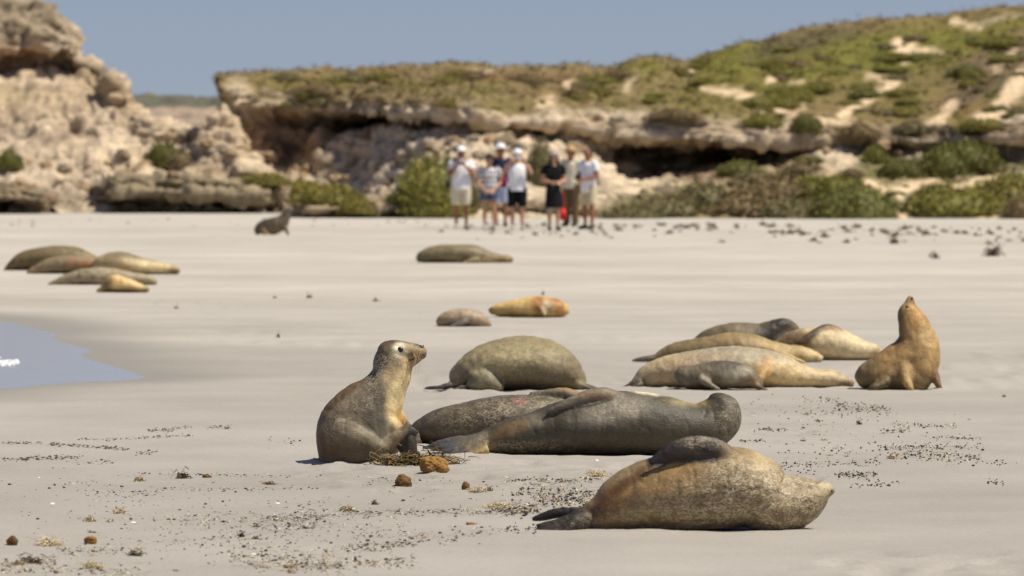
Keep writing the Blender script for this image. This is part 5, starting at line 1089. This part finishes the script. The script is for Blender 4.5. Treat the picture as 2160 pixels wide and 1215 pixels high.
# far strand line
for i in range(190):
    x = rw.uniform(930, 2200); y = 474+abs(rw.gauss(0, 14))+max(0, (x-1500)/700*10)
    if y > 522: continue
    w = rw.uniform(8, 34)*(1 if x > 1280 else .7)
    kk = rw.choice('dbb'); weed(x, y, w, w*rw.uniform(.2, .45), kk, ('dark brown' if kk == 'd' else 'rusty brown')+' seaweed scrap on the strand line below the dune', 'seaweed scraps along the far strand line')
for i in range(40):
    x = rw.uniform(0, 930); y = rw.uniform(462, 480); w = rw.uniform(6, 16); weed(x, y, w, w*.25, 'b', 'small tan seaweed scrap on the upper beach by the ledge', 'seaweed scraps on the upper beach')

# pellets and straw: drift lines (x0, y0, x1, y1, thickness px, pellets, straws)
LINES = [(180, 1035, 330, 1048, 9, 170, 10), (330, 1035, 700, 1030, 3, 170, 12), (280, 1000, 690, 1008, 2.5, 190, 24), (340, 1098, 530, 1094, 7, 190, 60), (530, 1110, 700, 1098, 13, 330, 130), (560, 1095, 700, 1088, 4, 130, 20),
         (0, 1192, 120, 1186, 7, 170, 90), (120, 1165, 260, 1160, 8, 130, 60), (300, 1140, 700, 1130, 26, 330, 90), (480, 1175, 720, 1190, 14, 390, 260), (600, 1198, 880, 1186, 7, 430, 170), (720, 1160, 890, 1148, 5, 250, 60), (700, 1125, 980, 1140, 14, 260, 70),
         (700, 1085, 830, 1086, 5, 170, 50), (830, 1084, 1140, 1080, 5, 430, 120), (1020, 1080, 1140, 1072, 8, 210, 90), (1060, 1018, 1270, 1014, 3, 200, 110), (1080, 1035, 1270, 1044, 9, 340, 150), (1130, 1055, 1260, 1062, 9, 300, 110), (740, 1018, 980, 1016, 4, 80, 8),
         (560, 1050, 1100, 1046, 26, 150, 20), (0, 1050, 560, 1075, 40, 190, 30), (200, 1110, 560, 1120, 25, 120, 30), (0, 1205, 300, 1210, 8, 200, 150), (960, 1128, 1130, 1118, 7, 110, 20), (600, 1100, 700, 1070, 20, 120, 30),
         (1690, 842, 1780, 845, 3.6, 54, 24), (1760, 855, 1880, 866, 5.4, 198, 64), (1690, 870, 1850, 862, 7.2, 102, 32), (1880, 895, 2020, 901, 3.6, 108, 32), (1860, 912, 1920, 908, 2.7, 54, 16), (1960, 922, 2070, 926, 2.7, 54, 16), (1850, 945, 2075, 943, 3.6, 198, 44), (1880, 958, 2070, 965, 6.3, 252, 60), (1650, 982, 1860, 976, 4.5, 144, 24), (1760, 1003, 1855, 1005, 5.4, 180, 16), (1640, 990, 1720, 995, 5.4, 42, 4), (1560, 930, 1620, 931, 1.35, 42, 8), (1580, 912, 2050, 930, 25.2, 156, 36), (1650, 950, 2000, 950, 14.4, 144, 36), (1560, 850, 1760, 890, 19.8, 54, 24), (1990, 980, 2160, 978, 5.4, 36, 8)]
BROWNL = [(0, 934, 90, 934, 1.8, 110), (95, 936, 275, 951, 2.2, 330), (40, 969, 175, 965, 2.4, 300), (160, 929, 290, 927, 1.8, 110), (310, 909, 370, 909, 3, 130), (360, 903, 410, 902, 3, 70), (290, 926, 410, 919, 2, 120), (430, 902, 490, 902, 2.5, 60), (285, 958, 330, 955, 3, 60), (150, 980, 240, 976, 3, 50), (0, 968, 60, 972, 3, 50), (560, 935, 650, 940, 10, 24), (100, 1030, 200, 1015, 8, 40), (1600, 905, 1660, 907, 1, 40), (2080, 1015, 2120, 1022, 3, 20), (1790, 1026, 1900, 1022, 4, 40), (280, 635, 520, 645, 5, 40)]
def pellets():
    r = np.random.default_rng(8); P = []; Sz = []; C = []
    dark = np.array([S(28, 30, 38), S(44, 38, 32), S(66, 52, 36), S(26, 28, 36), S(84, 64, 42)]); br = np.array([S(84, 66, 42), S(100, 78, 48), S(66, 52, 36)])
    def run(x0, y0, x1, y1, th, n, pal, s0, s1):
        t = r.beta(1.2, 1.2, n); cl = np.sin(t*23+x0)*.5+np.sin(t*57+y0)*.3; t = np.clip(t+.02*cl, 0, 1)
        x = x0+(x1-x0)*t; y = y0+(y1-y0)*t+r.normal(0, 1, n)*th*(.5+.5*np.abs(np.sin(t*9+x0)))
        for xx, yy in zip(x, y):
            P.append((xx, yy)); Sz.append(r.uniform(s0, s1)*(1 if r.random() > .12 else 1.6)); C.append(pal[r.integers(len(pal))]*r.uniform(.7, 1.4))
    for x0, y0, x1, y1, th, n, _ in LINES: run(x0, y0, x1, y1, th, int(n*(.85 if x0 < 1000 else .6)), dark if y0 > 960 else np.concatenate([dark, br]), .002, .0066)
    for x0, y0, x1, y1, th, n in BROWNL: run(x0, y0, x1, y1, th, n, br, .0028, .0065)
    P = np.array(P); P = on_sand_many(P[:, 0], P[:, 1]); Sz = np.array(Sz); C = np.array(C); V, F = ICO1; n = len(P)
    sq = np.stack([r.uniform(.8, 1.5, n), r.uniform(.8, 1.3, n), r.uniform(.7, 1.0, n)], -1)
    A_ = V[None]*Sz[:, None, None]*sq[:, None]; A_ = A_+(P+np.stack([0*Sz, 0*Sz, Sz*.55], -1))[:, None]
    me = mesh_from('beach_pellets', A_.reshape(-1, 3), (F[None]+np.arange(n)[:, None, None]*len(V)).reshape(-1, 3)); set_color(me, np.clip(np.repeat(C, len(V), 0), .004, 1))
    tag(add('beach_pellets', me, PEBBLE), kind='stuff')
pellets()
def straws():
    r = np.random.default_rng(9); V = []; C = []; pal = [S(228, 208, 170), S(206, 182, 140), S(150, 118, 80), S(240, 226, 198), S(96, 74, 50)]
    for x0, y0, x1, y1, th, _, n in LINES:
        tt = r.random(int(n*.8)); pp = on_sand_many(x0+(x1-x0)*tt, y0+(y1-y0)*tt+r.normal(0, th, len(tt)))
        for i in range(int(n*.8)):
            p = pp[i]; a = r.uniform(0, 6.28); L = r.uniform(.015, .07); w = r.uniform(.001, .003)
            d = np.array([math.cos(a), math.sin(a), 0])*L; s_ = np.array([-math.sin(a), math.cos(a), 0])*w; h = np.array([0, 0, r.uniform(.002, .014)]); z = np.array([0, 0, .002])
            V += [p+z-d-s_, p+z-d+s_, p+h+s_*1.2, p+h-s_*1.2, p+z+d+s_, p+z+d-s_, p+h+np.array([0, 0, w*2])]; c = pal[r.integers(5)]*r.uniform(.8, 1.15); C += [c]*7
    n = len(V)//7; b = np.arange(n)[:, None]*7
    F = np.concatenate([b+np.array([[0, 1, 2, 3]]), b+np.array([[3, 2, 4, 5]])])
    Ft = np.concatenate([b+np.array([[0, 1, 6]]), b+np.array([[6, 4, 5]])])
    me = mesh_from('dry_straw', np.array(V), [tuple(f) for f in F]+[tuple(f) for f in Ft], False); set_color(me, np.array(C)); tag(add('dry_straw', me, WEED), kind='stuff')
straws()
# shells
def shell_mesh():
    V, F = ICO3; V = V.copy(); V[:, 2] = np.maximum(V[:, 2], -.1); a = np.arctan2(V[:, 1], V[:, 0]); r_ = 1+.06*np.cos(a*14)
    V = V*np.stack([r_, r_*.8, np.full_like(r_, .55)], -1); V[:, 0] += .25*V[:, 0]*V[:, 1]; me = mesh_from('shell', V, F); return me
SHELL = mat_simple('shell', (.82, .80, .74), .4, .1, 60, .2, .004); SM = shell_mesh()
for px, py, w, lab in [(585, 1063, 14, 'bright white shell alone on open sand'), (82, 1009, 9, 'small white shell left of the wrack lines'), (281, 1103, 14, 'cream shell beside a black pellet'), (535, 1170, 15, 'pale cream shell low in the wrack'), (155, 1020, 8, 'tiny white shell on bare sand'), (1110, 1066, 12, 'white ring-like shell near the pale weed heap'), (636, 975, 9, 'small cream shell beside the base of the sitting sea lion'), (110, 1063, 15, 'flat pale shell fragment on the sand'), (1258, 972, 10, 'white shell chip under the dark grey sea lion')]:
    p = on_sand(px, py); m = p[1]/FPX; o = add('shell', SM, SHELL, loc=p); o.scale = (w*m*.5,)*3; o.rotation_euler = (0, 0, rw.uniform(0, 6)); tag(o, lab, 'shell')
